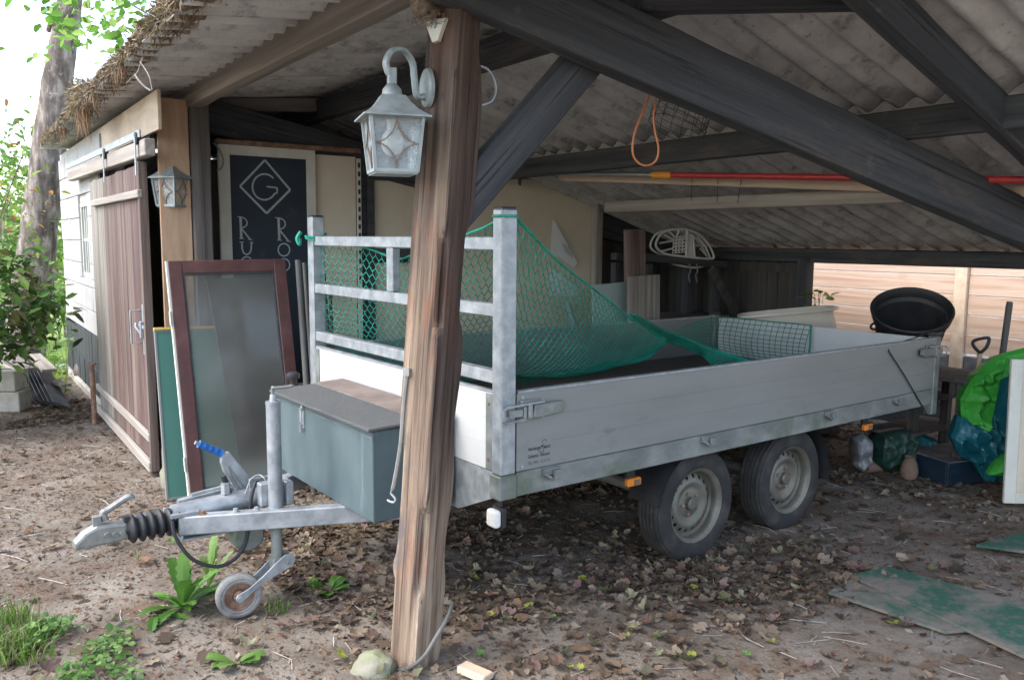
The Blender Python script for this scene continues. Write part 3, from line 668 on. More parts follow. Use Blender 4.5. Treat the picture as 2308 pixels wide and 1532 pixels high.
# ------------------------------------------------------------------ things leaning in front of the sign
b0, b1 = onz(432, 1139), onz(570, 1113)
def leanM(p, heading_dir, lean):
    x = heading_dir.normalized(); n = Vector((0, 0, 1)).cross(x)      # n points away (far side)
    z = (Vector((0, 0, 1)) * math.cos(lean) + n * math.sin(lean)).normalized(); y = z.cross(x)
    return Matrix(((x.x, y.x, z.x, p.x), (x.y, y.y, z.y, p.y), (x.z, y.z, z.z, p.z), (0, 0, 0, 1)))
# maroon glazed frame: fit from its four corners in the photo
mz = 1.575; FW = .775
tl = onpl(378, 588, b0 + SB * .30, SB); 
hd = SA.copy()
zc = (tl - b0)
hgt = zc.length
xax = hd; zax2 = (zc - xax * 0).normalized()
yax = zax2.cross(xax).normalized(); xax = yax.cross(zax2).normalized()
MF = Matrix(((xax.x, yax.x, zax2.x, b0.x), (xax.y, yax.y, zax2.y, b0.y), (xax.z, yax.z, zax2.z, b0.z), (0, 0, 0, 1)))
fr = thing("glazed_frame", "maroon painted old glazed door frame leaning beside the trailer drawbar", "window frame", MF)
obj("stile", MB().box((0, 0, 0), (.085, .04, hgt)), m_maroon, fr, MF, bevel=.004)
obj("stile", MB().box((FW - .085, 0, 0), (FW, .04, hgt)), m_maroon, fr, MF, bevel=.004)
obj("rail", MB().box((.085, .001, hgt - .085), (FW - .085, .039, hgt)), m_maroon, fr, MF, bevel=.004)
obj("rail", MB().box((.085, .001, 0), (FW - .085, .039, .085)), m_maroon, fr, MF, bevel=.004)
obj("edge_paint", MB().box((-.012, .004, 0), (-.0005, .036, hgt)), m_creamw, fr, MF)
for a, b in (((.0855, .004, .0855), (.097, .03, hgt - .0855)), ((FW - .097, .004, .0855), (FW - .0855, .03, hgt - .0855))): obj("glazing_bead", MB().box(a, b), m_dark, fr, MF)
for a, b in (((.0972, .004, .0855), (FW - .0972, .03, .097)), ((.0972, .004, hgt - .097), (FW - .0972, .03, hgt - .0855))): obj("glazing_bead", MB().box(a, b), m_dark, fr, MF)
obj("pane", MB().box((.0972, .015, .097), (FW - .0972, .019, hgt - .097)), m_glass, fr, MF)
for z in (.22, 1.16): obj("hinge", MB().box((-.02, -.004, z), (-.0125, .02, z + .09)).tube([(-.018, -.004, z), (-.018, -.004, z + .09)], .006, 6), m_creamw, fr, MF)
# green board behind it
g0 = onz(383, 1137) + SB * .10; gt = onpl(347, 744, g0 + SB * .30, SB)
zz = (gt - g0); gh = zz.length; zz.normalize(); yy = zz.cross(SA).normalized(); xx = yy.cross(zz).normalized()
MG = Matrix(((xx.x, yy.x, zz.x, g0.x), (xx.y, yy.y, zz.y, g0.y), (xx.z, yy.z, zz.z, g0.z), (0, 0, 0, 1)))
gbd = thing("green_board", "green school chalkboard with aluminium edge leaning behind the maroon frame", "board", MG)
GW = .66
obj("panel", MB().box((.016, .004, .016), (GW - .016, .022, gh - .016)), m_greenb, gbd, MG)
for a, b in (((0, 0, 0), (.016, .026, gh)), ((GW - .016, 0, 0), (GW, .026, gh)), ((.0161, .0005, 0), (GW - .0161, .0255, .0158)), ((.0161, .0005, gh - .0158), (GW - .0161, .0255, gh))): obj("edge", MB().box(a, b), m_alu, gbd, MG, bevel=.002)
obj("top_strip", MB().box((0, -.004, gh + .001), (GW - .02, .028, gh + .018)), m_yellow, gbd, MG)
# dark brown leaning sheet seen through the glass
MBs = MF @ at(.30, .044, 0)
bs = MB(); bs.add([(.06, 0, 0), (.47, 0, 0), (.47, 0, 1.46), (-.06, 0, 1.46), (.06, .012, 0), (.47, .012, 0), (.47, .012, 1.46), (-.06, .012, 1.46)], [(0, 1, 2, 3), (7, 6, 5, 4), (0, 4, 5, 1), (1, 5, 6, 2), (2, 6, 7, 3), (3, 7, 4, 0)])
tag(obj("brown_sheet", bs, mat("brown_hardboard", [(.085, .066, .052), (.125, .1, .082)], 3, rough=.7, bump=.05), None, MBs), "brown hardboard sheet with a slanting edge behind the maroon frame's glass", "board")
# poles leaning beside the headboard
for k, (a, b, rr, lb) in enumerate((((672, 586), (690, 850), .022, "thick dark pole leaning between maroon frame and trailer headboard"), ((686, 592), (704, 850), .015, "thinner dark pole behind the thick leaning pole"), ((728, 610), (742, 800), .018, "dark pole leaning inside the headboard of the trailer's far corner"), ((743, 640), (750, 800), .014, "shorter dark pole leaning beside the far headboard post"))):
    yy_ = (-.80, -.72, -.05, 0.0)[k]
    p = onpl(*a, S(0, yy_, 0), SB); q = onpl(*b, S(0, yy_ - .12, 0), SB)
    d = (q - p); q = p + d * (p.z / -d.z)
    tag(obj("leaning_pole", MB().tube([q, p], rr, 10), m_pole, smooth=True), lb, "pole")
# ------------------------------------------------------------------ rock at the shed corner, stones
def rock(name, c, r, seed, m, label, cat="stone"):
    mb = MB(); mb.sphere((0, 0, 0), r, 20, 12, fn=lambda d: 1 + .28 * noise.noise(d * 1.7 + Vector((seed, 0, 0))) + .08 * noise.noise(d * 5 + Vector((seed, 2, 0))))
    return tag(obj(name, mb, m, None, at(*c), smooth=True, angle=180), label, cat)
rk = onz(392, 1108); rock("boulder", (rk.x + .02, rk.y + .22, .1), (.2, .17, .30), 1.2, m_stone, "mossy boulder at the shed corner behind the green board")
rk = onz(842, 1515); rock("footing_stone", (rk.x - .01, rk.y + .05, -.01), (.085, .08, .06), 4.2, m_stone, "pale mossy stone beside the foot of the leaning post")
rk = onz(462, 1138); rock("stone", (rk.x, rk.y, 0.), (.05, .04, .03), 7.7, m_stone, "small pale stone on the soil near the coupling")
rk = onz(1070, 1522); tag(obj("wood_offcut", MB().box((-.07, -.03, 0), (.07, .03, .03)), m_pine, None, at(rk.x, rk.y, .0) @ rotz(-38), bevel=.004), "sawn pale wood offcut lying in front of the leaning post", "wood")
# ------------------------------------------------------------------ lanterns
def lantern(M, label, yaw=0):
    L = thing("wall_lantern", label, "lantern", M, "wall lanterns on the timber posts")
    ax_ = .155                                     # how far it hangs off the wall
    # wall plate: oval disc, normal +x
    obj("wall_plate", MB().lathe([(0, .022), (.040, .022), (.052, .014), (.055, 0), (0, 0)], 20, Matrix.Rotation(math.pi/2, 4, 'Y') @ Matrix.Diagonal((1.35, .82, 1, 1))), m_lamp, L, M, smooth=True)
    arm = crv([(.015, 0, -.03), (.05, 0, -.035), (.062, 0, .03), (.07, 0, .085), (.105, 0, .122), (.15, 0, .115), (.178, 0, .075), (.17, 0, .038), (.155, 0, .028)], 7)
    obj("arm", MB().tube(arm, .0155, 8, flat=.8), m_lamp, L, M, smooth=True)
    C = M @ at(ax_, 0, 0) @ rotz(yaw)
    obj("neck", MB().box((-.016, -.016, -.005), (.016, .016, .055)), m_lamp, L, C, bevel=.003)
    z0 = -.045
    obj("dome", MB().lathe([(0, .045), (.02, .04), (.034, .024), (.038, 0), (.03, -.006)], 16, at(0, 0, z0)), m_lamp, L, C, smooth=True)
    mb = MB(); prof = [(.042, z0), (.056, z0 - .022), (.082, z0 - .052), (.112, z0 - .074), (.120, z0 - .077), (.120, z0 - .083), (.10, z0 - .080)]
    vs, fs = [], []
    for a, z in prof: vs += [(-a, -a, z), (a, -a, z), (a, a, z), (-a, a, z)]
    for i in range(len(prof) - 1):
        for j in range(4): fs.append((i*4+j, (i+1)*4+j, (i+1)*4+(j+1) % 4, i*4+(j+1) % 4))
    fs.append((0, 1, 2, 3)); mb.add(vs, fs); obj("cap", mb, m_lamp, L, C)
    zt, zb, at_, ab = z0 - .080, z0 - .27, .094, .076
    fm = MB()
    for sx_ in (-1, 1):
        for sy_ in (-1, 1): fm.tube([(sx_*at_, sy_*at_, zt), (sx_*ab, sy_*ab, zb)], .0085, 4)
    for z, a in ((zt, at_), (zb, ab)):
        for j in range(4):
            p = [(-a, -a), (a, -a), (a, a), (-a, a)]; fm.tube([(*p[j], z), (*p[(j+1) % 4], z)], .0085, 4)
    fm.prism([(-ab, -ab), (ab, -ab), (ab, ab), (-ab, ab)], zb - .012, zb - .004)
    obj("frame", fm, m_lamp, L, C)
    for j in range(4):
        R_ = C @ rotz(90 * j); a1, a2 = at_ - .004, ab - .004
        pane = obj("pane", MB().add([(a2, -a2, zb), (a2, a2, zb), (a1, a1, zt), (a1, -a1, zt)], [(0, 1, 2, 3)]), m_lglass, L, R_)
        f = lambda u, v: (a2 + (a1-a2)*v + .004, (u*2-1) * (a2 + (a1-a2)*v), zb + (zt-zb)*v)
        cm = MB()
        for cu, cv in ((0, 0), (1, 0), (0, 1), (1, 1)):
            pts = []
            for k in range(9):
                t = math.pi/2 * k / 8
                uu, vv = .5 * (1 - math.sin(t)), .5 * (1 - math.cos(t))
                uu, vv = (.5 - .5*math.sin(t)), (.5 - .5*math.cos(t))
                # concave arcs from mid of top/bottom to mid of the sides
                uu, vv = .5*math.cos(t), .5*math.sin(t)
                u_ = cu + (uu if cu == 0 else -uu); v_ = cv + (vv if cv == 0 else -vv)
                pts.append(f(u_, v_))
            cm.tube(pts, .0032, 4)
        obj("leading", cm, m_came, pane, R_)
    obj("bulb", MB().sphere((0, 0, z0 - .165), (.042, .042, .052), 16, 10).lathe([(.018, z0 - .14), (.022, z0 - .085)], 12), m_lens, L, C, smooth=True)
    return L
pc = POST_C(2.235); nrm = fdir
def face_M(p, n, zup=Vector((0, 0, 1))):
    x = n.normalized(); y = zup.cross(x).normalized(); z = x.cross(y)
    return Matrix(((x.x, y.x, z.x, p.x), (x.y, y.y, z.y, p.y), (x.z, y.z, z.z, p.z), (0, 0, 0, 1)))
pl_n = onpl(968, 200, pc + fdir * .08, fdir)
an = Vector((-.80, -.60, 0)).normalized()
lantern(face_M(pl_n + fdir * .004, an), "grey lantern hanging by a hook arm from the leaning post", yaw=-18)
p2 = S(.305, -.03, 0); pf = onpl(418, 366, S(.307, 0, 0), SA)
lantern(face_M(pf, (-SA * .75 - SB * .66)), "matching lantern on the far post beside the orange plywood", yaw=-4)
# ------------------------------------------------------------------ swallow nest on its bracket, top of the post
bpos = lambda px, py: onpl(px, py, pc + fdir * .10, fdir)
zf = Vector((0, 0, 1)); xf = zf.cross(fdir).normalized()
nest = thing("bird_nest", "mud bird nest built on a pointed bracket at the top of the post", "nest", at(*bpos(975, 20)))
c = bpos(972, -12)
nb = MB(); nb.sphere((0, 0, 0), (.062, .05, .085), 22, 14, fn=lambda d: 1 + .16 * noise.noise(d * 6) + .10 * noise.noise(d * 13))
obj("cup", nb, m_mud, nest, face_M(c - xf * .03, fdir) @ Matrix.Identity(4), smooth=True, angle=180)
nb = MB(); r = random.Random(9)
for i in range(160):
    p = c + xf * r.gauss(-.005, .035) + zf * (-.06 - r.random() * .05) + fdir * (r.random() * .05 - .01)
    nb.col = None; d = Vector((r.gauss(0, 1), r.gauss(0, 1), r.gauss(-.3, .8))).normalized(); nb.tube([p, p + d * .03], .0012, 3)
obj("straw", nb, m_mud, nest)
q = [bpos(*t) for t in ((957, 48), (1003, 40), (986, 92), (974, 96))]
ob = MB(); ob.add([p - fdir * .0 for p in q] + [p - fdir * .045 for p in q], [(0, 1, 2, 3), (7, 6, 5, 4), (0, 4, 5, 1), (1, 5, 6, 2), (2, 6, 7, 3), (3, 7, 4, 0)])
obj("bracket", ob, m_creamw, nest)
obj("bolt", MB().lathe([(0, .006), (.009, .006), (.011, 0)], 8, face_M(bpos(980, 58) + fdir * .001, fdir) @ Matrix.Rotation(math.pi/2, 4, 'Y')), m_galv, nest)
# ------------------------------------------------------------------ iron stay with hook on the post, cable round its foot
ed = lambda px, py: onpl(px, py, pb + fdir * .085, fdir)
pts = [ed(919, 832), ed(917, 850), ed(911, 900), ed(903, 1000), ed(890, 1080), ed(885, 1102)]
st = thing("stay_hook", "iron stay with a hooked end fixed along the edge of the post", "hook", at(*pts[-1]))
obj("rod", MB().tube(crv(pts, 6), .0085, 6), m_steelr, st, smooth=True)
obj("strap", MB().cbox((0, 0, 0), (.02, .03, .03), face_M(ed(919, 838), fdir)), m_steelr, st)
hk = [ed(885, 1102), ed(881, 1110), ed(886, 1117), ed(891, 1124), ed(888, 1131), ed(879, 1130), ed(873, 1126)]
obj("hook", MB().tube(crv(hk, 5), .0045, 6), m_galv, st, smooth=True)
cb = [ed(968, 1382) - fdir * .15, ed(974, 1410) - fdir * .10, ed(974, 1440) - fdir * .03, ed(960, 1475), ed(930, 1500), ed(905, 1508), ed(885, 1503), ed(873, 1488)]
tag(obj("cable_end", MB().tube(crv([p + fdir * .006 for p in cb], 6), .0085, 8), m_pole, smooth=True), "grey cable looped round the foot of the leaning post", "cable")
# ------------------------------------------------------------------ trailer
TL_, TW = 3.76, 1.98
ZBT, ZBB, ZRB, ZTOP = 1.049, .708, .597, 1.829
tr = thing("flatbed_trailer", "grey flatbed trailer with drop sides, mesh headboard frame and twin axles", "trailer", TM)
def tb(name, a, b, m, parent=None, bevel=.004, label=None):
    o = obj(name, MB().box(a, b), m, parent or tr, TM, bevel=bevel)
    if label: o["label"] = label
    return o
for y0, y1 in ((0, .05), (TW - .05, TW)): tb("side_rail", (.075, y0, ZRB), (TL_ - .075, y1, ZBB - .004), m_galvd)
# front valance, folded plate with cut-back lower corners
fv = MB(); pr = [(.075, ZBB - .004), (.075, .585), (.345, .468), (TW - .345, .468), (TW - .075, .585), (TW - .075, ZBB - .004)]
fv.prism(pr, -.0, .012, TM @ Matrix(((0, 0, 1, .0), (1, 0, 0, 0), (0, 1, 0, 0), (0, 0, 0, 1))))
obj("front_valance", fv, m_galv, tr)
tb("rear_beam", (TL_ - .05, .075, .585), (TL_, TW - .075, ZBB - .004), m_galvd)
fl = tb("bed_floor", (.03, .045, .705), (TL_ - .04, TW - .045, .735), m_floor, bevel=0, label="dark worn plywood bed")
for k in range(6): tb("cross_member", (.3 + k * .62, .051, .60), (.36 + k * .62, TW - .051, .70), m_galvd, bevel=0)
for y in (.42, TW - .48): tb("chassis_beam", (-.02, y, .47), (TL_ - .06, y + .06, .598), m_galvd, bevel=0)
# boards: three aluminium extrusions each
def board(name, along, fixed, a0, a1, m, label, t=.025, sgn=1):
    root = None
    hs_ = [ZBB, ZBB + .113, ZBB + .227, ZBT]
    for i in range(3):
        z0, z1 = hs_[i] + (.0 if i == 0 else .0003), hs_[i+1] - .0003
        if along == 'x': a, b = (a0, fixed, z0), (a1, fixed + t, z1)
        else: a, b = (fixed, a0, z0), (fixed + t, a1, z1)
        o = obj(name if root is None else "board_section", MB().box(a, b), m, tr if root is None else root, TM, bevel=0)
        if root is None: root = o; o["label"] = label
    return root
sb = board("side_board", 'x', .004, .075, TL_ - .075, m_alu, "grey aluminium drop side with latches")
sb2 = board("side_board", 'x', TW - .029, .075, TL_ - .075, m_alu, "far aluminium drop side")
tg = board("tailgate", 'y', TL_ - .03, .075, TW - .075, m_white, "tailgate with white inner face")
fp = board("front_panel", 'y', -.002, .072, TW - .072, m_white, "white front panel below the headboard bars")
tb("top_edge", (.08, .001, ZBT + .0005), (TL_ - .08, .031, ZBT + .012), m_galv, sb, .002)
tb("top_edge", (.08, TW - .031, ZBT + .0005), (TL_ - .08, TW - .001, ZBT + .012), m_galv, sb2, .002)
tb("top_edge", (-.004, .075, ZBT + .0005), (.026, TW - .075, ZBT + .01), m_galv, fp, .002)
# corner posts; front ones carry the headboard
for y0 in (0., TW - .07):
    tb("corner_post", (-.012, y0, .70), (.068, y0 + .07, ZTOP), m_galv, bevel=.006)
    tb("post_socket", (-.02, y0 - .006, .592), (.074, y0 + .076, .699), m_galvd, bevel=.006)
    tb("post_cap", (-.008, y0 + .004, ZTOP), (.064, y0 + .066, ZTOP + .008), m_black, bevel=.002)
    tb("post_flange", (-.007, y0 + (.0705 if y0 == 0 else -.05), ZBB + .002), (-.0025, y0 + (.12 if y0 == 0 else -.0005), ZBT - .004), m_galvd, bevel=.001)
for y0 in (0., TW - .06):
    tb("corner_post", (TL_ - .07, y0, .52), (TL_, y0 + .06, ZBT + .02), m_galvd, bevel=.006)
    tb("post_cap", (TL_ - .075, y0 - .005, ZBT + .021), (TL_ + .005, y0 + .065, ZBT + .05), m_black, bevel=.004)
for z in (1.658, 1.377, 1.090): tb("headboard_bar", (-.002, .0705, z), (.048, TW - .0705, z + .056), m_galv, bevel=.004)
tb("headboard_stub", (.0, .955, 1.434), (.046, 1.02, 1.6575), m_galv, bevel=.004)
# over-centre latches
def latch(x, y, flip, out):
    """x runs tailward from the post; out = -1 faces the camera side"""
    R_ = TM @ at(x, y, 0) @ Matrix.Diagonal((flip, 1, 1, 1))
    p = obj("latch", MB().box((.085, -.010, .930), (.215, -.0005, 1.020)), m_galvd, tr, R_, bevel=.003)
    obj("latch_loop", MB().tube([(.20, -.03, 1.008), (-.005, -.034, 1.002), (-.022, -.034, .992), (-.022, -.034, .945), (-.005, -.034, .936), (.10, -.03, .940)], .006, 6), m_galv, p, R_, smooth=True)
    obj("latch_lever", MB().prism([(.135, .945), (.145, 1.0), (.30, 1.002), (.315, .99), (.315, .962), (.30, .952), (.16, .940)], .016, .040, R_ @ Matrix(((1, 0, 0, 0), (0, 0, -1, 0), (0, 1, 0, 0), (0, 0, 0, 1)))), m_galvd, p, bevel=.004)
    obj("latch_roller", MB().tube([(.125, -.028, .945), (.125, -.028, 1.005)], .013, 8).box((.02, -.028, .955), (.085, -.012, .985)).box((.09, -.03, .945), (.105, -.01, .995)), m_galvd, p, R_)
    for bx, bz in ((.092, 1.013), (.208, 1.013), (.208, .937)): obj("bolt", MB().lathe([(0, .004), (.005, .004), (.006, 0)], 8, R_ @ at(bx, -.0105, bz) @ Matrix.Rotation(math.pi/2, 4, 'X')), m_galv, p)
latch(.0, .004, 1, -1); latch(TL_, .004, -1, -1)
# hooks on the rail
for x in (.26, 1.316, 2.427, 3.2):
    h = obj("lashing_hook", MB().box((x - .045, -.012, .668), (x + .05, -.0005, .700)).box((x + .005, -.03, .65), (x + .045, -.0125, .69)).tube([(x - .045, -.018, .68), (x - .015, -.026, .66), (x + .0, -.02, .648)], .008, 6), m_galvd, tr, TM, bevel=.002)
for x, z in ((.105, .725), (.105, 1.03)): obj("rivet", MB().lathe([(0, .004), (.007, .003), (.008, 0)], 8, at(x, .0035, z) @ Matrix.Rotation(math.pi/2, 4, 'X')), m_galv, tr, TM)
for y in (.098,):
    for z in (.755, 1.0): obj("rivet", MB().lathe([(0, .004), (.007, .003), (.008, 0)], 8, at(-.0075, y, z) @ Matrix.Rotation(-math.pi/2, 4, 'Y')), m_rust, tr, TM)
# dealer sticker
stk = obj("sticker", MB().box((.128, .0028, .688 + .03), (.265, .0036, .842)), mat("sticker_foil", [(.21, .213, .205), (.24, .243, .235)], 20, rough=.4, metal=.2, bump=0), tr, TM); stk["label"] = "dealer sticker with phone number"
def text(s, x0, x1, z, h, name="lettering", bold=0., parent=stk, y=.0022, M=TM):
    cu = bpy.data.curves.new("t", 'FONT'); cu.body = s; cu.size = 1; cu.offset = bold; cu.extrude = 0
    to = bpy.data.objects.new("t", cu); sc.collection.objects.link(to)
    bpy.context.view_layer.update()
    me = bpy.data.meshes.new_from_object(to.evaluated_get(bpy.context.evaluated_depsgraph_get()))
    bpy.data.objects.remove(to)
    xs = [v.co.x for v in me.vertices]; lo_, hi_ = min(xs), max(xs)
    for v in me.vertices:
        v.co = Vector((x0 + (v.co.x - lo_) / (hi_ - lo_) * (x1 - x0), y, z + v.co.y * h / .7))
    me.materials.clear(); me.materials.append(m_ink)
    o = link(name, me, parent, M); return o
text("Aanhanger", .136, .214, .790, .0165, bold=.02)
text("land", .232, .260, .790, .0165, bold=.02)
text("Gehamie", .136, .194, .757, .0155, bold=.02)
text("Helmond", .203, .260, .757, .0155, bold=.02)
text("TEL. 0492 - 53 53 52", .136, .260, .729, .012)
lg = MB()
def arc(cx, cz, rr, d0, d1, w=.0026):
    q = ribbon([(cx + rr * math.cos(math.radians(d)), cz + rr * math.sin(math.radians(d))) for d in range(d0, d1 + 1, 15)], w, .0021); lg.add(q.v, q.f)
arc(.2285, .817, .0125, 10, 190); arc(.2115, .786, .0125, 190, 370)
lg.add([(.208, .0021, .803), (.223, .0021, .811), (.222, .0021, .796)], [(0, 1, 2)]); lg.add([(.219, .0020, .792), (.232, .0020, .803), (.234, .0020, .790)], [(0, 1, 2)])
obj("emblem", lg, m_ink, stk, TM)["label"] = "two facing arcs with arrow heads"
# lamps and markers
lm = obj("marker_lamp", MB().box((-.05, -.012, .478), (-.012, .058, .556)), m_lens, tr, TM, bevel=.014, seg=3); lm["label"] = "square white front marker lamp"
obj("lamp_base", MB().box((-.0115, -.014, .474), (.012, .062, .560)).box((-.004, .012, .56), (.012, .045, .60)), m_black, lm, TM, bevel=.004)
for x in (.87, 3.02):
    a = obj("side_marker", MB().box((x - .048, .055, .488), (x + .048, .085, .528)), m_amber, tr, TM @ at(0, .015, .0), bevel=.006); a["label"] = "amber side marker"
    obj("marker_insert", MB().box((x - .005, .0495, .497), (x + .032, .0545, .52)), m_clay, a, TM @ at(0, .015, 0))
    obj("marker_bracket", MB().box((x - .03, .0855, .50), (x + .03, .10, .60)), m_black, a, TM @ at(0, .015, 0))
# wheels
def holed_ring(mb, r0, r1, n, rh, zf):
    """annulus with n round holes, zf(r) gives the dish depth"""
    rm = (r0 + r1) / 2; w = 2 * math.pi / n
    for i in range(n):
        a0 = i * w
        P = lambda rr, a: Vector((rr * math.cos(a), rr * math.sin(a), zf(rr)))
        out = [P(r0, a0), P(r0, a0 + w/2), P(r0, a0 + w), P(rm, a0 + w), P(r1, a0 + w), P(r1, a0 + w/2), P(r1, a0), P(rm, a0)]
        hole = []
        for k in range(8):
            t = math.radians(-135 + 45 * k)
            hole.append(P(rm + rh * math.sin(t), a0 + w/2 + rh * math.cos(t) / rm * .95))
        mb.add(out + hole, [(k, (k+1) % 8, 8 + (k+1) % 8, 8 + k) for k in range(8)])
def wheel(X, Y, out):
    """axle along local z, outer face +z"""
    M = TM @ at(X, Y, .290) @ Matrix.Rotation(math.pi/2 * (1 if out < 0 else -1), 4, 'X') @ Matrix.Rotation(rnd.random() * 6, 4, 'Z') @ Matrix.Diagonal((1.045, 1.045, 1, 1))
    w = link("wheel", None, tr, M)
    R, hw = .293, .085
    prof = [(.190, -.07), (.196, -.078), (.235, -.088), (.268, -.082), (.284, -.07)]
    for k in range(5):
        z = -.062 + k * .0265
        prof += [(R - .003, z), (R, z + .003), (R, z + .0185), (R - .003, z + .0215), (R - .010, z + .0225), (R - .010, z + .0255)]
    prof += [(.284, .072), (.275, .080), (.262, .086), (.240, .0885), (.218, .0885), (.210, .0850), (.200, .080), (.190, .072)]
    obj("tyre", MB().lathe(prof, 56), m_rubber, w, M, smooth=True, angle=35)
    rim = MB(); rim.lathe([(.182, -.07), (.178, .02), (.172, .055), (.180, .066), (.188, .070), (.196, .078), (.198, .072), (.196, .066)], 48)
    rim.lathe([(.178, .020), (.170, .008), (.160, .012)], 48)
    zf = lambda r_: .012 + .016 * (1 - abs(r_ - .13) / .03 * .3)
    holed_ring(rim, .128, .160, 18, .0105, lambda r_: .012 + (.160 - r_) * .7)
    rim.lathe([(.128, .0344), (.118, .040), (.105, .036), (.088, .022), (.078, .018), (.070, .020), (.060, .026), (.034, .027), (.034, .02)], 48)
    obj("rim", rim, m_rim, w, M, smooth=True, angle=50)
    obj("hub", MB().lathe([(.033, .018), (.033, .046), (.027, .052), (0, .053)], 20), m_rim, w, M, smooth=True)
    obj("drum", MB().lathe([(.0, -.002), (.150, -.004), (.165, -.05)], 28), m_black, w, M, smooth=True)
    for k in range(5):
        a = 2 * math.pi * k / 5
        obj("wheel_bolt", MB().lathe([(.011, .02), (.011, .036), (.007, .039), (0, .039)], 6, at(.056 * math.cos(a), .056 * math.sin(a), 0)), m_rust, w, M)
    obj("valve", MB().tube([(.165, 0, .03), (.15, 0, .052)], .004, 6), m_black, w, M)
    return w
for X in (1.365, 2.205):
    wheel(X, .165, -1); wheel(X, TW - .165, 1)
    obj("axle", MB().tube([(X, .19, .283), (X, TW - .19, .283)], .035, 10), m_galvd, tr, TM, smooth=True)
def guard(X, y0, y1, a0, a1):
    mb = MB(); n = 14; R1 = .342
    for i in range(n):
        q0, q1 = [math.radians(a0 + (a1-a0) * k / n) for k in (i, i+1)]
        for R_, s in ((R1, 1), (R1 + .006, -1)):
            p = [(X + R_*math.cos(q), y, .283 + R_*math.sin(q)) for q, y in ((q0, y0), (q1, y0), (q1, y1), (q0, y1))]
            mb.add(p, [(0, 1, 2, 3) if s > 0 else (3, 2, 1, 0)])
    return obj("mudguard", mb, m_black, tr, TM, smooth=True)
for ya, yb in ((.05, .27), (TW - .27, TW - .05)):
    guard(1.365, ya, yb, 62, 168); guard(2.205, ya, yb, -8, 118)
# coupling, bellows, drawbar
DY = .99
for s in (-1, 1):
    p0, p1 = Vector((-1.08, DY + s * .035, .435)), Vector((.02, DY + s * .50, .435))
    d = (p1 - p0).normalized()
    o = obj("drawbar_rail", MB().box((0, -.03, -.042), ((p1-p0).length, .03, .042)), m_galv, tr, TM @ beamM(p0, p1), bevel=.005)
    for t in (.10, .24, .33): obj("bolt", MB().lathe([(0, .014), (.010, .014), (.012, 0), (.02, 0), (.02, -.002)], 6, TM @ beamM(p0, p1) @ at(t, 0, .0445)), m_rust if t < .2 else m_galv, o)
obj("damper_housing", MB().tube([(-1.10, DY, .475), (-.62, DY, .49)], [.045, .05], 12).box((-1.12, DY - .07, .478), (-1.0, DY + .07, .492)), m_galv, tr, TM, smooth=True)
obj("linkage_bar", MB().tube([(-1.05, DY + .09, .50), (-.60, DY + .10, .54)], .016, 6).tube([(-1.0, DY + .05, .535), (-.8, DY + .06, .55)], .009, 6), m_galv, tr, TM)
obj("damper_nut", MB().lathe([(0, .03), (.022, .03), (.022, -.02), (0, -.02)], 6, at(-.86, DY + .0, .55)), m_galv, tr, TM)
mbb = MB(); prof = []
for k in range(6):
    x = k * .038; prof += [(.042, x), (.062, x + .012), (.064, x + .018), (.062, x + .024), (.044, x + .036)]
mbb.lathe(prof, 24, TM @ at(-1.285, DY, .446) @ Matrix.Rotation(math.pi/2, 4, 'Y') @ Matrix.Rotation(0, 4, 'Z'))
obj("bellows", mbb, m_black, tr, smooth=True, angle=60)
hd = MB(); prof2 = [(-1.50, .405), (-1.495, .435), (-1.46, .470), (-1.41, .492), (-1.37, .492), (-1.33, .490), (-1.29, .485), (-1.285, .415), (-1.33, .405)]
hd.prism(prof2, -.034, .034, TM @ at(0, DY, 0) @ Matrix(((1, 0, 0, 0), (0, 0, -1, 0), (0, 1, 0, 0), (0, 0, 0, 1))))
hdo = obj("coupling_head", hd, m_cast, tr, bevel=.012, seg=2)
obj("ball_cup", MB().lathe([(.0, .03), (.02, .026), (.032, .01), (.034, -.02), (.033, -.03), (.03, -.03)], 18, at(-1.45, DY, .435)), m_cast, hdo, TM, smooth=True)
for x, z in ((-1.375, .452), (-1.345, .448), (-1.315, .446)): obj("bolt", MB().lathe([(0, .014), (.0105, .014), (.012, 0)], 6, at(x, DY - .034, z) @ Matrix.Rotation(math.pi/2, 4, 'X')), m_galvd, hdo, TM)
obj("neck", MB().tube([(-1.31, DY, .45), (-1.27, DY, .447)], [.03, .045], 14).box((-1.30, DY - .018, .482), (-1.27, DY + .018, .505)), m_black, hdo, TM, smooth=True)
hh = crv([ty(237, 1172, DY), ty(232, 1155, DY), ty(244, 1148, DY), ty(262, 1136, DY), ty(280, 1124, DY), ty(294, 1118, DY), ty(297, 1124, DY)], 5)
obj("coupling_handle", MB().tube(hh, [.016] * 4 + [.014] * (len(hh) - 4), 8).box((-1.42, DY - .016, .488), (-1.39, DY + .016, .53)), m_cast, tr, TM, smooth=True)
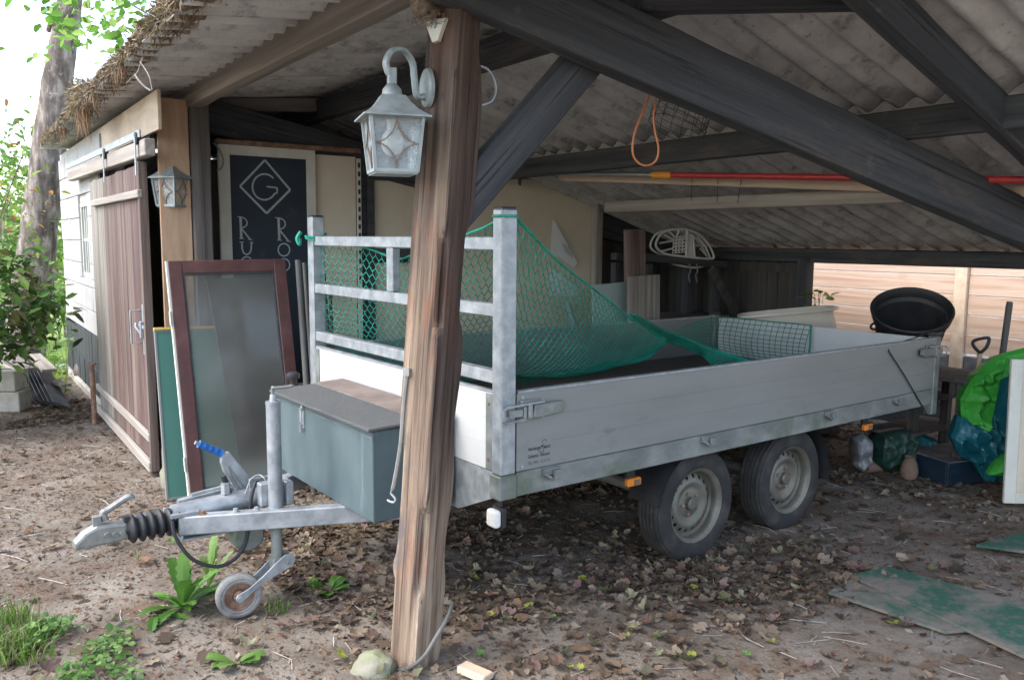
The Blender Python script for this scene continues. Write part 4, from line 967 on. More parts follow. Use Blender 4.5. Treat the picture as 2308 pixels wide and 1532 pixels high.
# breakaway and brake cables
ck = [ty(388, 1172, .93), ty(396, 1210, .90), ty(432, 1258, .87), ty(485, 1276, .86), ty(525, 1262, .87), ty(552, 1226, .88), ty(562, 1170, .89), ty(567, 1118, .90), ty(578, 1086, .92), ty(590, 1100, .94)]
obj("coupling_cable", MB().tube(crv(ck, 7), .0085, 8), m_cord, tr, TM, smooth=True)
ck = [ty(553, 1112, .96), ty(565, 1080, .97), ty(585, 1070, .96), ty(600, 1085, .93), ty(622, 1130, .90), ty(632, 1146, .88)]
obj("safety_cable", MB().tube(crv(ck, 7), .003, 6), m_galv, tr, TM)
ek = ty(602, 1140, .88); obj("eye_bolt", MB().tube([(ek.x + .016 * math.cos(t), ek.y, ek.z + .016 * math.sin(t)) for t in [2*math.pi*k/12 for k in range(12)]], .0045, 6, closed=True).tube([(ek.x + .016, ek.y, ek.z - .004), (ek.x + .06, ek.y, ek.z - .015)], .005, 6), m_galv, tr, TM)
# hand brake
hb0, hb1, hb2 = ty(572, 1132, 1.03), ty(500, 1022, 1.03), ty(448, 1000, 1.03)
lev = [ty(x, y, 1.03) for x, y in ((498, 1021), (515, 1017), (560, 1072), (596, 1112), (598, 1140), (548, 1142), (520, 1085), (503, 1062), (497, 1042))]
mbx = MB(); mbx.add([p + Vector((0, -.016, 0)) for p in lev] + [p + Vector((0, .016, 0)) for p in lev], [tuple(range(9)), tuple(range(17, 8, -1))] + [(i, 9+i, 9+(i+1) % 9, (i+1) % 9) for i in range(9)])
obj("brake_lever", mbx, m_galv, tr, TM, bevel=.003)
rbx = MB(); rl = [ty(x, y, 1.012) for x, y in ((515, 1050), (556, 1105), (566, 1125), (548, 1118), (522, 1072))]
rbx.tube(rl, .004, 5, closed=True); obj("lever_rib", rbx, m_galvd, tr, TM)
gp = []
gpts_ = [hb1 + (hb2 - hb1) * (k / 16) for k in range(17)]
obj("brake_grip", MB().tube(gpts_, [.0165 + .0025 * math.cos(k * math.pi * .5) for k in range(17)], 12), m_blue, tr, TM, smooth=True)
e = (hb2 - hb1).normalized(); obj("brake_button", MB().tube([hb2, hb2 + e * .018], .0095, 8), m_cast, tr, TM)
obj("gas_strut", MB().tube([ty(503, 1072, 1.0), ty(524, 1130, 1.0)], .013, 8), m_black, tr, TM, smooth=True)
obj("brake_bracket", MB().box((-.75, DY + .0, .47), (-.62, DY + .012, .58)), m_galv, tr, TM, bevel=.004)
for bx, bz in ((-.665, .51), (-.665, .55), (-.645, .57), (-.70, .50)): obj("bolt", MB().lathe([(0, .01), (.009, .01), (.0105, 0)], 6, at(bx, DY - .0005, bz) @ Matrix.Rotation(math.pi/2, 4, 'X')), m_galv, tr, TM)
# jockey wheel
JX, JY = -.685, .83
jk = link("jockey_wheel", None, tr, TM @ at(JX, JY, 0)); jk["label"] = "jockey wheel on a galvanised tube with crank"
obj("outer_tube", MB().tube([(JX + .0, JY, .455), (JX, JY, .955)], .0325, 20), m_galv, jk, TM, smooth=True)
obj("inner_tube", MB().tube([(JX, JY, .20), (JX, JY, .46)], .026, 16), m_galvd, jk, TM, smooth=True)
obj("tube_cap", MB().tube([(JX, JY, .955), (JX, JY, .968)], .034, 20).tube([(JX, JY, .968), (JX, JY, 1.0)], [.016, .013], 10), m_galv, jk, TM, smooth=True)
ckp = [(JX, JY, .99), (JX, JY, 1.03), tuple(ty(620, 874, JY - .01)), tuple(ty(655, 870, JY - .03)), tuple(ty(660, 862, JY - .03))]
obj("crank", MB().tube(crv(ckp, 5), .0078, 8), m_galvd, jk, TM, smooth=True)
kb = ty(661, 864, JY - .03); obj("crank_knob", MB().lathe([(0, 0), (.014, 0), (.014, .022), (.028, .025), (.031, .036), (.029, .048), (.018, .055), (0, .057)], 18, at(kb.x, kb.y, kb.z - .002)), m_black, jk, TM, smooth=True)
obj("clamp", MB().box((JX - .06, JY + .028, .475), (JX + .085, JY + .075, .585)).box((JX + .05, JY - .01, .475), (JX + .085, JY + .0275, .585)), m_galv, jk, TM, bevel=.005)
jw = onz(543, 1389); jl = TMi @ jw; jr = .1015
WM = TM @ at(jl.x + .0, jl.y + .02, jr - .006) @ Matrix.Rotation(math.radians(-8), 4, 'Z') @ Matrix.Rotation(math.pi/2, 4, 'X')
obj("jockey_tyre", MB().lathe([(.066, -.022), (.074, -.026), (.092, -.027), (.1, -.02), (jr, -.008), (jr, .008), (.1, .02), (.092, .027), (.084, .0275), (.080, .024), (.072, .026), (.066, .022)], 40), m_rubber2, jk, WM, smooth=True)
obj("jockey_rim", MB().lathe([(.067, -.02), (.06, -.006), (.03, -.004), (.03, .004), (.055, .004), (.060, .006), (.067, .022), (.064, .024), (.058, .010), (.03, .006)], 32).lathe([(.0, .030), (.022, .030), (.026, .024), (.026, .0)], 16), m_rust, jk, WM, smooth=True)
obj("jockey_axle", MB().lathe([(0, .052), (.011, .052), (.013, .042), (.02, .04), (.02, .03)], 6), m_galv, jk, WM)
top = Vector((JX + .05, JY, .215)); hubp = WM @ Vector((0, 0, .036)); hubl = TMi @ hubp
for s, zz_ in ((1, .036), (-1, -.036)):
    hl = TMi @ (WM @ Vector((0, 0, zz_)))
    tp = Vector((JX + .035, JY - s * .036, .215))
    pts = crv([hl, hl + (tp - hl) * .45 + Vector((.015, 0, -.012)), tp], 5)
    # flat plate arm
    dx = Vector((tp.x - hl.x, 0, tp.z - hl.z)); L = dx.length; dx.normalize(); nz_ = Vector((-dx.z, 0, dx.x))
    out_ = []
    prof_ = [(-.022, .0), (-.016, .016), (.0, .021), (.05, .014), (L * .5, .018), (L - .03, .034), (L + .01, .036), (L + .035, .022), (L + .042, 0), (L + .035, -.022), (L + .01, -.032), (L - .04, -.026), (L * .5, -.014), (.05, -.014), (0, -.021), (-.016, -.016)]
    q = [(hl.x + dx.x * a + nz_.x * b, hl.z + dx.z * a + nz_.z * b) for a, b in prof_]
    mm = MB(); mm.prism(q, -.004, .004, TM @ at(0, (hl.y + tp.y) / 2, 0) @ Matrix(((1, 0, 0, 0), (0, 0, -1, 0), (0, 1, 0, 0), (0, 0, 0, 1))))
    obj("fork_arm", mm, m_galv, jk, bevel=.002)
obj("pivot_bolt", MB().tube([(JX + .04, JY - .045, .212), (JX + .04, JY + .045, .212)], .008, 6), m_galvd, jk, TM)
obj("fork_yoke", MB().box((JX - .028, JY - .032, .18), (JX + .05, JY + .032, .24)), m_galvd, jk, TM, bevel=.004)
# guide plate and pod under the drawbar
obj("under_plate", MB().box((-1.08, DY - .06, .36), (-.84, DY + .02, .372)).box((-1.08, DY - .062, .372), (-1.07, DY - .04, .395)), m_galv, tr, TM, bevel=.003)
obj("brake_pod", MB().tube([(-.79, DY - .1, .34), (-.79, DY + .03, .34)], .075, 18), m_galvd, tr, TM, smooth=True, bevel=.01)
# tool box
tbx = link("tool_box", None, tr, TM @ at(-.24, .93, .48)); tbx["label"] = "green grey steel tool box with carpeted lid"
BM = TM @ at(-.43, .36, .478)
BL, BD, BH = 1.12, .40, .405
obj("body", MB().box((0, 0, 0), (BD, BL, BH)), m_boxg, tbx, BM, bevel=.004)
lid = obj("lid", MB().box((-.012, -.012, BH + .001), (BD * .62, BL + .012, BH + .017)), m_carpet, tbx, BM @ Matrix.Rotation(math.radians(-2), 4, 'Y'), bevel=.006, seg=2)
obj("lid_flap", MB().box((BD * .622, -.01, BH + .001), (BD + .02, BL + .01, BH + .02)), m_flap, tbx, BM @ Matrix.Rotation(math.radians(-2.5), 4, 'Y'))
for y in (.25, .85): obj("hinge", MB().tube([(BD * .62, y, BH + .024), (BD * .62, y + .10, BH + .024)], .006, 8), m_rust, tbx, BM)
obj("seam_trim", MB().box((-.003, .0, BH - .03), (-.0006, .70, BH - .027)).box((-.003, .77, BH - .03), (-.0006, BL, BH - .027)), m_galvd, tbx, BM)
hs2 = obj("hasp", MB().box((-.006, .72, BH - .12), (-.0005, .748, BH - .012)).box((-.012, .722, BH - .03), (-.006, .746, BH + .012)).tube([(-.016, .728, BH - .09), (-.016, .742, BH - .09), (-.016, .742, BH - .02), (-.016, .728, BH - .02)], .0035, 5, closed=True).box((-.02, .733, BH - .14), (-.004, .74, BH - .10)), m_galv, tbx, BM)
# black tie cord over the rear corner
cd = [ty(2010, 785, .10), ty(1992, 783, .0), ty(2000, 786, -.006), ty(2040, 848, -.008), ty(2085, 925, -.008)]
tag(obj("elastic_cord", MB().tube([T(TL_ - .02, .06, ZBT + .055), T(TL_ - .25, .05, ZBT + .02), T(*ty(2000, 780, .02)), T(*ty(2004, 792, -.006)), T(*ty(2040, 848, -.008)), T(*ty(2090, 934, -.008))], .0045, 5), m_cord), "black elastic cord stretched over the rear end of the side board", "cord")
# ------------------------------------------------------------------ green cargo net, every cord a strand
net = thing("cargo_net", "green knotted cargo net draped from the headboard into the trailer bed", "net", TM @ at(.8, 1.0, .74))
def lerp(a, b, t): return a + (b - a) * t
def samp(pts, t):
    """even-length sample on a Catmull-Rom curve"""
    c = crv(pts, 12); L = [0]
    for i in range(1, len(c)): L.append(L[-1] + (c[i] - c[i-1]).length)
    s = t * L[-1]
    for i in range(1, len(c)):
        if L[i] >= s: return c[i-1].lerp(c[i], (s - L[i-1]) / max(1e-9, L[i] - L[i-1]))
    return c[-1]
def curve_fn(pts):
    c = crv(pts, 14); L = [0]
    for i in range(1, len(c)): L.append(L[-1] + (c[i] - c[i-1]).length)
    def f(t):
        s = max(0, min(1, t)) * L[-1]
        for i in range(1, len(c)):
            if L[i] >= s: return c[i-1].lerp(c[i], (s - L[i-1]) / max(1e-9, L[i] - L[i-1]))
        return c[-1]
    f.len = L[-1]; return f
def netpatch(name, fn, nu, nv, m, rad=.0022, label=None, hexa=True):
    """hexagonal-ish mesh: zigzag cords joined by short links"""
    mb = MB()
    P = {}
    for j in range(nv + 1):
        for i in range(nu + 1):
            v = (j + (.33 if (i % 2 == 0) == (j % 2 == 0) else -.33) * (1 if hexa and 0 < j < nv else 0)) / nv
            P[i, j] = Vector(fn(i / nu, min(1, max(0, v))))
    for j in range(nv + 1):
        for i in range(nu):
            if j in (0, nv): mb.tube([P[i, j], P[i+1, j]], rad * 1.3, 3, caps=False)
            else: mb.tube([P[i, j], P[i+1, j]], rad, 3, caps=False)
    for i in range(nu + 1):
        for j in range(nv):
            if hexa and (i + j) % 2 == 0 and 0 < i < nu: mb.tube([P[i, j], P[i, j+1]], rad, 3, caps=False)
            elif not hexa or i in (0, nu): mb.tube([P[i, j], P[i, j+1]], rad, 3, caps=False)
    o = obj(name, mb, m, net, TM, smooth=True, angle=180); kind(o, "stuff")
    if label: o["label"] = label
    return o
tie = Vector((.0, TW + .01, 1.735)); ptp = Vector((.03, .03, ZTOP - .012))
top = [tie, ty(740, 545, 1.85), Vector((.085, 1.45, 1.655)), Vector((.09, 1.05, 1.60)), tx(930, 574, .09), tx(1050, 530, .085), Vector((.055, .09, 1.79)), Vector((.075, .045, ZTOP - .02))]
edge = [Vector((.075, .045, ZTOP - .02)), ty(1250, 582, .45), ty(1330, 645, .78), ty(1400, 700, 1.1), ty(1450, 735, 1.35), ty(1500, 764, 1.5)]
fl_ = lambda px, py: TMi @ onz(px, py, .742)
bot = [Vector((.30, 1.93, .752)), Vector((.75, 1.90, .748)), Vector((1.2, 1.88, .746)), fl_(1160, 846), fl_(1200, 851), fl_(1300, 846), Vector((2.35, 1.75, .75)), Vector((2.58, 1.66, .80)), ty(1500, 772, 1.5)]
f_t = curve_fn(top); f_e = curve_fn(edge); f_b = curve_fn(bot)
def patchA(u, v):           # inside of the headboard
    a = f_t(u); b = f_b(u * .42)
    p = a.lerp(b, v); s = math.sin(math.pi * v)
    return p + Vector((-.12 * s * (1 - .3 * u), 0, -.10 * s)) + Vector((.01, .012, .012)) * noise.noise(Vector((u * 6, v * 6, 2)))
def patchB(u, v):           # from the near post out to the gathered end
    a = f_e(u); b = f_b(.42 + .58 * u)
    p = a.lerp(b, v); s = math.sin(math.pi * v)
    return p + Vector((-.05 * s * (1-u), 0, -.20 * s * (1 - u) - .03 * s)) + Vector((.012, .012, .012)) * noise.noise(Vector((u * 6 + 5, v * 6, 2)))
netpatch("mesh", patchA, 56, 32, m_net, .0029, "bright green mesh hanging inside the headboard")
netpatch("mesh", patchB, 66, 32, m_net, .0033, "dark green mesh fanning down from the post")
def ropept(f, n=30, r=.006, m=None): return obj("edge_rope", MB().tube([Vector(f(k/n)) + Vector((0, 0, .004 * noise.noise(Vector((k * 1.7, r * 900, 0))))) for k in range(n+1)], [r * (1 + .35 * abs(noise.noise(Vector((k * 2.3, 4, 0))))) for k in range(n+1)], 6), m or m_net, net, TM)
ropept(f_t, 44, .006); ropept(f_e, 44, .007); ropept(f_b, 50, .004, m_netd)
# gathered band twisting on to the bed
band_t = curve_fn([ty(1420, 714, 1.22), ty(1500, 758, 1.48), ty(1570, 778, 1.46), ty(1640, 800, 1.32), ty(1720, 826, 1.12)])
band_b = curve_fn([ty(1470, 752, 1.45), ty(1520, 775, 1.52), ty(1580, 800, 1.42), ty(1620, 832, 1.22), ty(1690, 848, 1.02)])
for k in range(2):
    netpatch("mesh", lambda u, v: band_t(u).lerp(band_b(u), v) + Vector((0, .02 * k, .012 * k + .05 * math.sin(math.pi * v))), 60, 20, m_net if k else m_netd, .003, "gathered twist of net lying on the bed")
# piece hung over the tailgate
gt_ = curve_fn([ty(1505, 755, 1.52), ty(1560, 730, 1.70), Vector((3.66, 1.86, 1.055)), Vector((3.712, 1.5, 1.058)), Vector((3.712, .985, 1.06))])
gb_ = curve_fn([ty(1510, 772, 1.50), ty(1580, 790, 1.46), Vector((3.42, 1.70, .80)), Vector((3.60, 1.4, .752)), Vector((3.690, 1.0, .752))])
netpatch("mesh", lambda u, v: gt_(u).lerp(gb_(u), v) + Vector((-.05, 0, -.02)) * math.sin(math.pi * v), 34, 10, m_netd, .003, "net hung over the inside of the tailgate", hexa=False)
ropept(gt_, 24, .004, m_netd)
obj("edge_rope", MB().tube([Vector((3.705, .985, 1.062)), Vector((3.698, .98, .9)), Vector((3.69, .99, .755))], .007, 6), m_netd, net, TM)
# knots tying it to the posts, loose tail on the bed
kn = MB()
for k in range(1): kn.tube([(.028 + .052 * math.cos(a), .035 + .05 * math.sin(a), ZTOP - .03 + .012 * k) for a in [2*math.pi*q/14 for q in range(14)]], .006, 5, closed=True)
obj("knot", kn, m_net, net, TM)
kn = MB(); r = random.Random(5)
for k in range(2): kn.tube([(.028 + (.055 + .01*r.random()) * math.cos(a), TW - .035 + (.055 + .01*r.random()) * math.sin(a), 1.70 + .02 * k + .012 * math.sin(a + k)) for a in [2*math.pi*q/14 for q in range(14)]], .006, 5, closed=True)
kn.tube(crv([(-.04, TW + .03, 1.74), (-.06, TW + .04, 1.70), (-.05, TW + .03, 1.665), (-.045, TW + .04, 1.70)]), .012, 5)
obj("knot", kn, m_net, net, TM)
tl_ = [fl_(1150, 842), fl_(1185, 862), fl_(1205, 858), fl_(1170, 855), fl_(1180, 868)]
obj("loose_cord", MB().tube(crv([Vector((p.x, p.y, .742)) for p in tl_]), .0035, 5), m_netd, net, TM)
# tiny pale crumbs on the bed
# ------------------------------------------------------------------ long poles and battens slung under the roof
RN = (SA * ((ZR - ZE) / (EAVE_R - RIDGE)) + Vector((0, 0, 1))).normalized(); RP = S(RIDGE, 0, ZR)
def under(px, py, k): h = onpl(px, py, RP, RN); return CAM + (h - CAM) * k
pa, pq, pz, pend = under(1180, 390, .93), under(1502, 405, .945), under(1545, 406, .945), under(2330, 406, .93)
dv = (pend - pa).normalized()
L_ = (pend - pa).length
f1 = (pq - pa).dot(dv); f2 = (pz - pa).dot(dv)
pl_ = thing("extension_pole", "long telescopic pole, grey then red with orange collar, slung under the roof", "pole", at(*pa))
obj("alloy_tube", MB().tube([pa, pa + dv * (f1 + .05)], .017, 12), m_silverp, pl_, smooth=True)
obj("collar", MB().tube([pa + dv * f1, pa + dv * (f1 + .03), pa + dv * (f1 + .04), pa + dv * (f2 - .03), pa + dv * (f2 - .02), pa + dv * f2], [.028, .028, .031, .031, .028, .026], 12), m_orange, pl_, smooth=True)
obj("red_tube", MB().tube([pa + dv * (f2 - .01), pend + dv * .4], .0205, 12), m_redp, pl_, smooth=True)
obj("end_cap", MB().tube([pa - dv * .012, pa + dv * .012], .0195, 12), m_black, pl_)
q0, q1 = under(1262, 399, .955), under(2330, 432, .955)
tag(beam("roof_batten", q0, q1, .03, .062, m_pine), "pinkish new batten lying just below the long pole", "batten")
q0, q1 = under(1366, 467, .95), under(2200, 433, .95)
tag(beam("roof_batten", q0, q1, .045, .10, m_batten), "thick pale grey batten with a blunt end, slung lowest under the roof", "batten")
for k, (px, y0, y1) in enumerate(((1556, 413, 452), (1614, 415, 455), (1668, 413, 458))):
    a, b = under(px + 4, y0 - 14, .945), under(px - (6 if k == 2 else -2), y1, .94)
    tag(obj("hanging_wire", MB().tube([a, a.lerp(b, .5), b], .003, 4), m_wire), "short dark wire tying the batten to the pole", "wire", "wires holding the slung battens")
c0 = sy(1343, 345, .2); tag(beam("upright_stud", S(c0.x, .18, 1.2), S(c0.x, .18, c0.z), .05, .09, m_batten, up=SB), "pale timber stud standing behind the large cream board", "timber")
# small black hook under the pole's end
hp = under(1172, 400, .92); tag(obj("pole_hook", MB().tube(crv([hp + Vector((0, 0, .03)), hp, hp + Vector((.0, 0, -.05)), hp + Vector((.01, 0, -.055))]), .016, 8), m_black, smooth=True), "black rubber end hanging at the tip of the long pole", "hook")
# orange flex loop hung over the rafter
cp = lambda px, py: onpl(px, py, S(0, -3.42, 0), SB)
tag(obj("cord_loop", MB().tube(crv([cp(1464, 212), cp(1450, 250), cp(1430, 300), cp(1426, 345), cp(1440, 368), cp(1460, 373), cp(1478, 362), cp(1484, 335), cp(1477, 300), cp(1473, 265), cp(1479, 215)], 6), .0048, 6), m_copper, smooth=True), "orange cord hanging in a loop from the wide rafter", "cord")
# coil of wire netting stuffed between rafter and roof
wr = MB(); r = random.Random(4)
wc = lambda px, py, d=0: onpl(px, py, S(0, -3.05 + d, 0), SB)
ctr1 = wc(1548, 215); ax1 = (SA * .35 + Vector((0, 0, .94))).normalized()
e1 = SB; e2 = ax1.cross(e1).normalized()
for k in range(12):
    cc = ctr1 + ax1 * (-.19 + k * .036)
    wr.tube([cc + (e1 * math.cos(t) * .13 + e2 * math.sin(t) * .17) * (1 + .05 * r.random()) for t in [2*math.pi*q/18 for q in range(18)]], .0016, 3, closed=True)
for k in range(16):
    t = 2*math.pi*k/16; wr.tube([ctr1 - ax1 * .2 + (e1 * math.cos(t) * .13 + e2 * math.sin(t) * .17), ctr1 + ax1 * .22 + (e1 * math.cos(t + .2) * .13 + e2 * math.sin(t + .2) * .17)], .0016, 3)
tag(obj("wire_coil", wr, m_wire), "coil of dark wire netting tucked behind the wide rafter", "wire")
# ------------------------------------------------------------------ workbench corner with chair, planks and clutter
YB = -.62
def sb_(px, py, Y=YB): p = sy(px, py, Y); return p
t0, t1 = sb_(1452, 580), sb_(1632, 597)
zt = (t0.z + t1.z) / 2
bench = thing("timber_trestle", "rough dark timber trestle behind the trailer with a chair on it", "trestle", SM @ at((t0.x + t1.x)/2, YB, 0))
beam("top_rail", S(t0.x, YB, t0.z), S(t1.x, YB, t1.z), .09, .07, m_dark, bench)
beam("top_rail", S(t0.x + .02, YB + .45, t0.z), S(t1.x, YB + .45, t1.z), .09, .07, m_dark, bench)
for x in (t0.x + .05, t1.x - .12):
    for y in (YB, YB + .45): beam("leg", S(x, y, 0), S(x, y, zt - .02), .07, .07, m_dark, bench, up=SB)
l0, l1 = sb_(1590, 605), sb_(1650, 700); beam("brace", S(l0.x, YB - .06, l0.z), S(l1.x + .1, YB - .06, l1.z - .15), .04, .09, m_dplank, bench)
obj("lower_shelf", MB().box((t0.x + .05, YB - .05, .95), (t1.x + .05, YB + .5, .98)), m_purlin, bench, SM)
for x in (t0.x + .25, t0.x + .6, t0.x + .95): obj("slat", MB().box((x - .12, YB + .05, zt + .033), (x + .12, YB + .41, zt + .05)), m_dplank, bench, SM)
# upright planks in front of it
def plank_up(px0, px1, ptop, z0, Y, m, label, t=.04, lean=0):
    a, b = sy(px0, ptop, Y), sy(px1, ptop, Y)
    M = SM @ at(a.x, Y, z0) @ Matrix.Rotation(math.radians(lean), 4, 'Y')
    return tag(obj("upright_plank", MB().box((0, 0, 0), (b.x - a.x, t, (a.z + b.z)/2 - z0)), m, None, M, bevel=.004), label, "plank")
plank_up(1437, 1470, 518, 0., -.80, m_brown, "tall thick plank standing upright against the dark trestle", .10, -2.5)
plank_up(1428, 1497, 622, 0., -.93, m_grey, "shorter wide plank standing before the tall upright plank", .035, -2)
m1 = sy(1405, 640, -.75); tag(obj("mint_board", MB().box((0, 0, 0), (.42, .012, m1.z)), m_mint, None, SM @ at(sy(1352, 660, -.75).x - .02, -.75, 0) @ Matrix.Rotation(math.radians(-3), 4, 'Y'), bevel=.004), "pale green board leaning in shade beside the large cream board", "board")
# leaflets stuck to the cream board
def sheetpp(name, pts, m, label, Y=.222):
    P_ = [onpl(*p, S(0, Y, 0), SB) for p in pts]; n = len(P_)
    mb = MB(); mb.add(P_ + [p + SB * .004 for p in P_], [tuple(range(n)), tuple(range(2*n-1, n-1, -1))] + [(i, n+i, n+(i+1) % n, (i+1) % n) for i in range(n)])
    return tag(obj(name, mb, m), label, "paper")
pp = sheetpp("leaflet", [(1249, 495), (1302, 592), (1292, 603), (1262, 580)], m_paper, "white printed leaflet pinned slanting on the large cream board", .205)
for k in range(3):
    a = [onpl(1268 + k*6 + t * 10, 548 + k * 4 + t * 24, S(0, .203, 0), SB) for t in (0, 1)]
    obj("print_line", MB().tube(a, .003, 3), m_ink, pp)
sheetpp("leaflet", [(1246, 495), (1258, 520), (1262, 580), (1240, 575)], m_paper, "grey folded leaflet hanging under the slanting white one", .213)
sheetpp("leaflet", [(1240, 602), (1310, 655), (1306, 667), (1240, 668)], m_paper, "wide white sheet pinned low on the cream board behind the net", .214)
sheetpp("leaflet", [(1270, 685), (1281, 682), (1299, 732), (1288, 735)], m_paper, "narrow white strip of paper at the foot of the cream board", .214)
# plastic garden chair lying on the trestle (back towards us, legs out)
ch = thing("garden_chair", "white plastic garden chair lying on its back on the dark trestle", "chair", SM @ at(sb_(1540, 570).x, YB, zt + .05))
def chp(px, py, Y): p = sy(px, py, Y); return S(p.x, Y, p.z)
CY = -.66
out = [(1479, 556), (1484, 535), (1500, 521), (1530, 516), (1553, 519), (1578, 531), (1597, 552), (1608, 576), (1600, 583), (1540, 578), (1500, 572)]
obj("seat_rim", MB().tube(crv([chp(*p, CY) for p in out], 5, closed=True), .011, 8, closed=True), m_plast, ch, smooth=True)
obj("seat_rim", MB().tube(crv([chp(p[0] * .97 + 44 - 12, p[1] * .97 + 18, CY + .20) for p in out], 5, closed=True), .010, 8, closed=True), m_plast, ch, smooth=True)
# pierced back panel: bars around holes
bx = MB()
for (x0, y0, x1, y1) in ((1506, 520, 1520, 534), (1531, 517, 1524, 536), (1548, 519, 1544, 536), (1487, 548, 1516, 543), (1492, 566, 1516, 560), (1498, 530, 1516, 540)): bx.tube([chp(x0, y0, CY), chp(x1, y1, CY)], .008, 6)
kind(obj("back_spokes", bx, m_plast, ch, smooth=True), "stuff")
a_, b_, c_ = chp(1517, 534, CY), chp(1546, 531, CY), chp(1515, 572, CY)
ux, vx = (b_ - a_), (c_ - a_); pn = MB()
nxh, nyh = 4, 5
for i in range(nxh):
    for j in range(nyh):
        o_ = lambda u, v: a_ + ux * ((i + u) / nxh) + vx * ((j + v) / nyh)
        oc = [o_(0, 0), o_(.5, 0), o_(1, 0), o_(1, .5), o_(1, 1), o_(.5, 1), o_(0, 1), o_(0, .5)]
        ho = [o_(.5 + .33*math.cos(t), .5 + .33*math.sin(t)) for t in [math.radians(-135 + 45*k) for k in range(8)]]
        pn.add(oc + ho, [(k, (k+1) % 8, 8+(k+1) % 8, 8+k) for k in range(8)])
po = obj("pierced_panel", pn, m_plast, ch); sm_ = po.modifiers.new("s", 'SOLIDIFY'); sm_.thickness = .006
bx = MB().tube([chp(1548, 519, CY), chp(1546, 578, CY)], .011, 6).tube([chp(1562, 530, CY), chp(1566, 580, CY)], .009, 6).tube([chp(1572, 533, CY), chp(1590, 556, CY), chp(1600, 580, CY)], .010, 6).tube([chp(1578, 560, CY), chp(1594, 578, CY)], .008, 6)
obj("seat_ribs", bx, m_plast, ch, smooth=True)
pn = MB(); pn.add([chp(1550, 525, CY + .02), chp(1563, 532, CY + .02), chp(1566, 578, CY + .02), chp(1548, 577, CY + .02)], [(0, 1, 2, 3)]); q_ = obj("seat_panel", pn, m_plast, ch); q_.modifiers.new("s", 'SOLIDIFY').thickness = .006
obj("seat_rim", MB().tube(crv([chp(1500, 588, CY + .1), chp(1530, 598, CY + .1), chp(1565, 603, CY + .1), chp(1592, 598, CY + .1)], 5), .011, 8), m_plast, ch, smooth=True)
# metal hooks hanging under the rail
for x in (1556, 1572):
    tag(obj("steel_hook", MB().tube(crv([chp(x - 2, 595, YB - .09), chp(x, 612, YB - .09), chp(x - 4, 620, YB - .09), chp(x - 1, 636, YB - .09)], 5), .006, 6), m_steelr), "thin bent steel hook hanging below the trestle rail", "hook", "hooks under the trestle")
# crumpled foil and sticks on the far shelf
fo = sy(1610, 526, -.45); rock("crumpled_foil", S(fo.x, -.45, fo.z), (.07, .06, .05), 3.3, m_foil, "crumpled clear plastic bundle tucked under the roof sheets", "plastic")
for k, (a, b) in enumerate((((1612, 545), (1725, 523)), ((1618, 550), (1722, 532)), ((1610, 556), (1722, 541)))):
    p, q = chp(*a, -.40), chp(*b, -.40 - .03 * k)
    tag(beam("thin_lath", p, q, .02, .028, m_batten), "thin grey lath lying under the low roof beside the chair", "lath", "laths under the low roof")
s0, s1 = chp(1690, 556, -.55), chp(1702, 645, -.55); tag(beam("pointed_stake", s0, s1, .035, .07, m_batten, up=SB), "pale pointed stake hanging beside the dark rear wall", "stake")
beam("stud", S(5.0, -.35, 0), S(5.0, -.35, 1.72), .09, .09, m_dark, shed, up=SB)
# ------------------------------------------------------------------ rear: bucket, bath, bench
rb = thing("plank_bench", "low rough plank bench behind the tailgate carrying tub and bath", "bench", SM @ at(4.95, -2.4, 0))
for k in range(3): obj("plank", MB().box((4.72 + k * .17, -3.35, .72), (4.88 + k * .17, -1.35, .755)), m_dplank, rb, SM, bevel=.004)
for y in (-3.3, -1.45):
    for x in (4.75, 5.17): obj("leg", MB().box((x, y, 0), (x + .07, y + .07, .719)), m_dplank, rb, SM)
    obj("cross_bar", MB().box((4.73, y + .0715, .62), (5.24, y + .10, .715)), m_dplank, rb, SM)
# mortar tub, tilted toward the viewer
kc = ony(2055, 700, 6.15); 
bk_up = Vector((0, 0, 1)); tiltd = (CAM - kc); tiltd.z = 0; tiltd.normalize()
axis_ = (bk_up * math.cos(math.radians(33)) + tiltd * math.sin(math.radians(33)) + Vector((.05, 0, 0))).normalized()
BMx = Matrix.Translation(kc) @ axis_.to_track_quat('Z', 'Y').to_matrix().to_4x4()
bk = thing("mortar_tub", "large black mortar tub tilted on the bench behind the trailer", "bucket", BMx)
ro = .283
obj("tub", MB().lathe([(0, -.40), (.195, -.40), (.205, -.39), (.255, -.06), (.262, -.055), (.272, -.05), (ro, .0), (ro + .004, .012), (ro - .006, .02), (ro - .016, .012), (.258, -.05), (.196, -.385), (0, -.385)], 44), m_black, bk, BMx, smooth=True, angle=60)
for a in (200, 20):
    t = math.radians(a); hx = MB().tube([(.262 * math.cos(t) + .03 * math.cos(q) * math.cos(t), .262 * math.sin(t) + .03 * math.cos(q) * math.sin(t), -.09 + .03 * math.sin(q)) for q in [2*math.pi*k/14 for k in range(14)]], .009, 6, closed=True)
    obj("lug", hx, m_black, bk, BMx, smooth=True)
bkb = BMx @ Vector((0, 0, -.40))
tag(obj("sand_bag", MB().sphere((0, 0, 0), (.24, .22, .14), 20, 12, fn=lambda d: 1 + .12 * noise.noise(d * 2.3)), m_sack, None, at(bkb.x + .01, bkb.y + .02, .885), smooth=True, angle=180), "dark sack wedged under the tilted mortar tub", "sack")
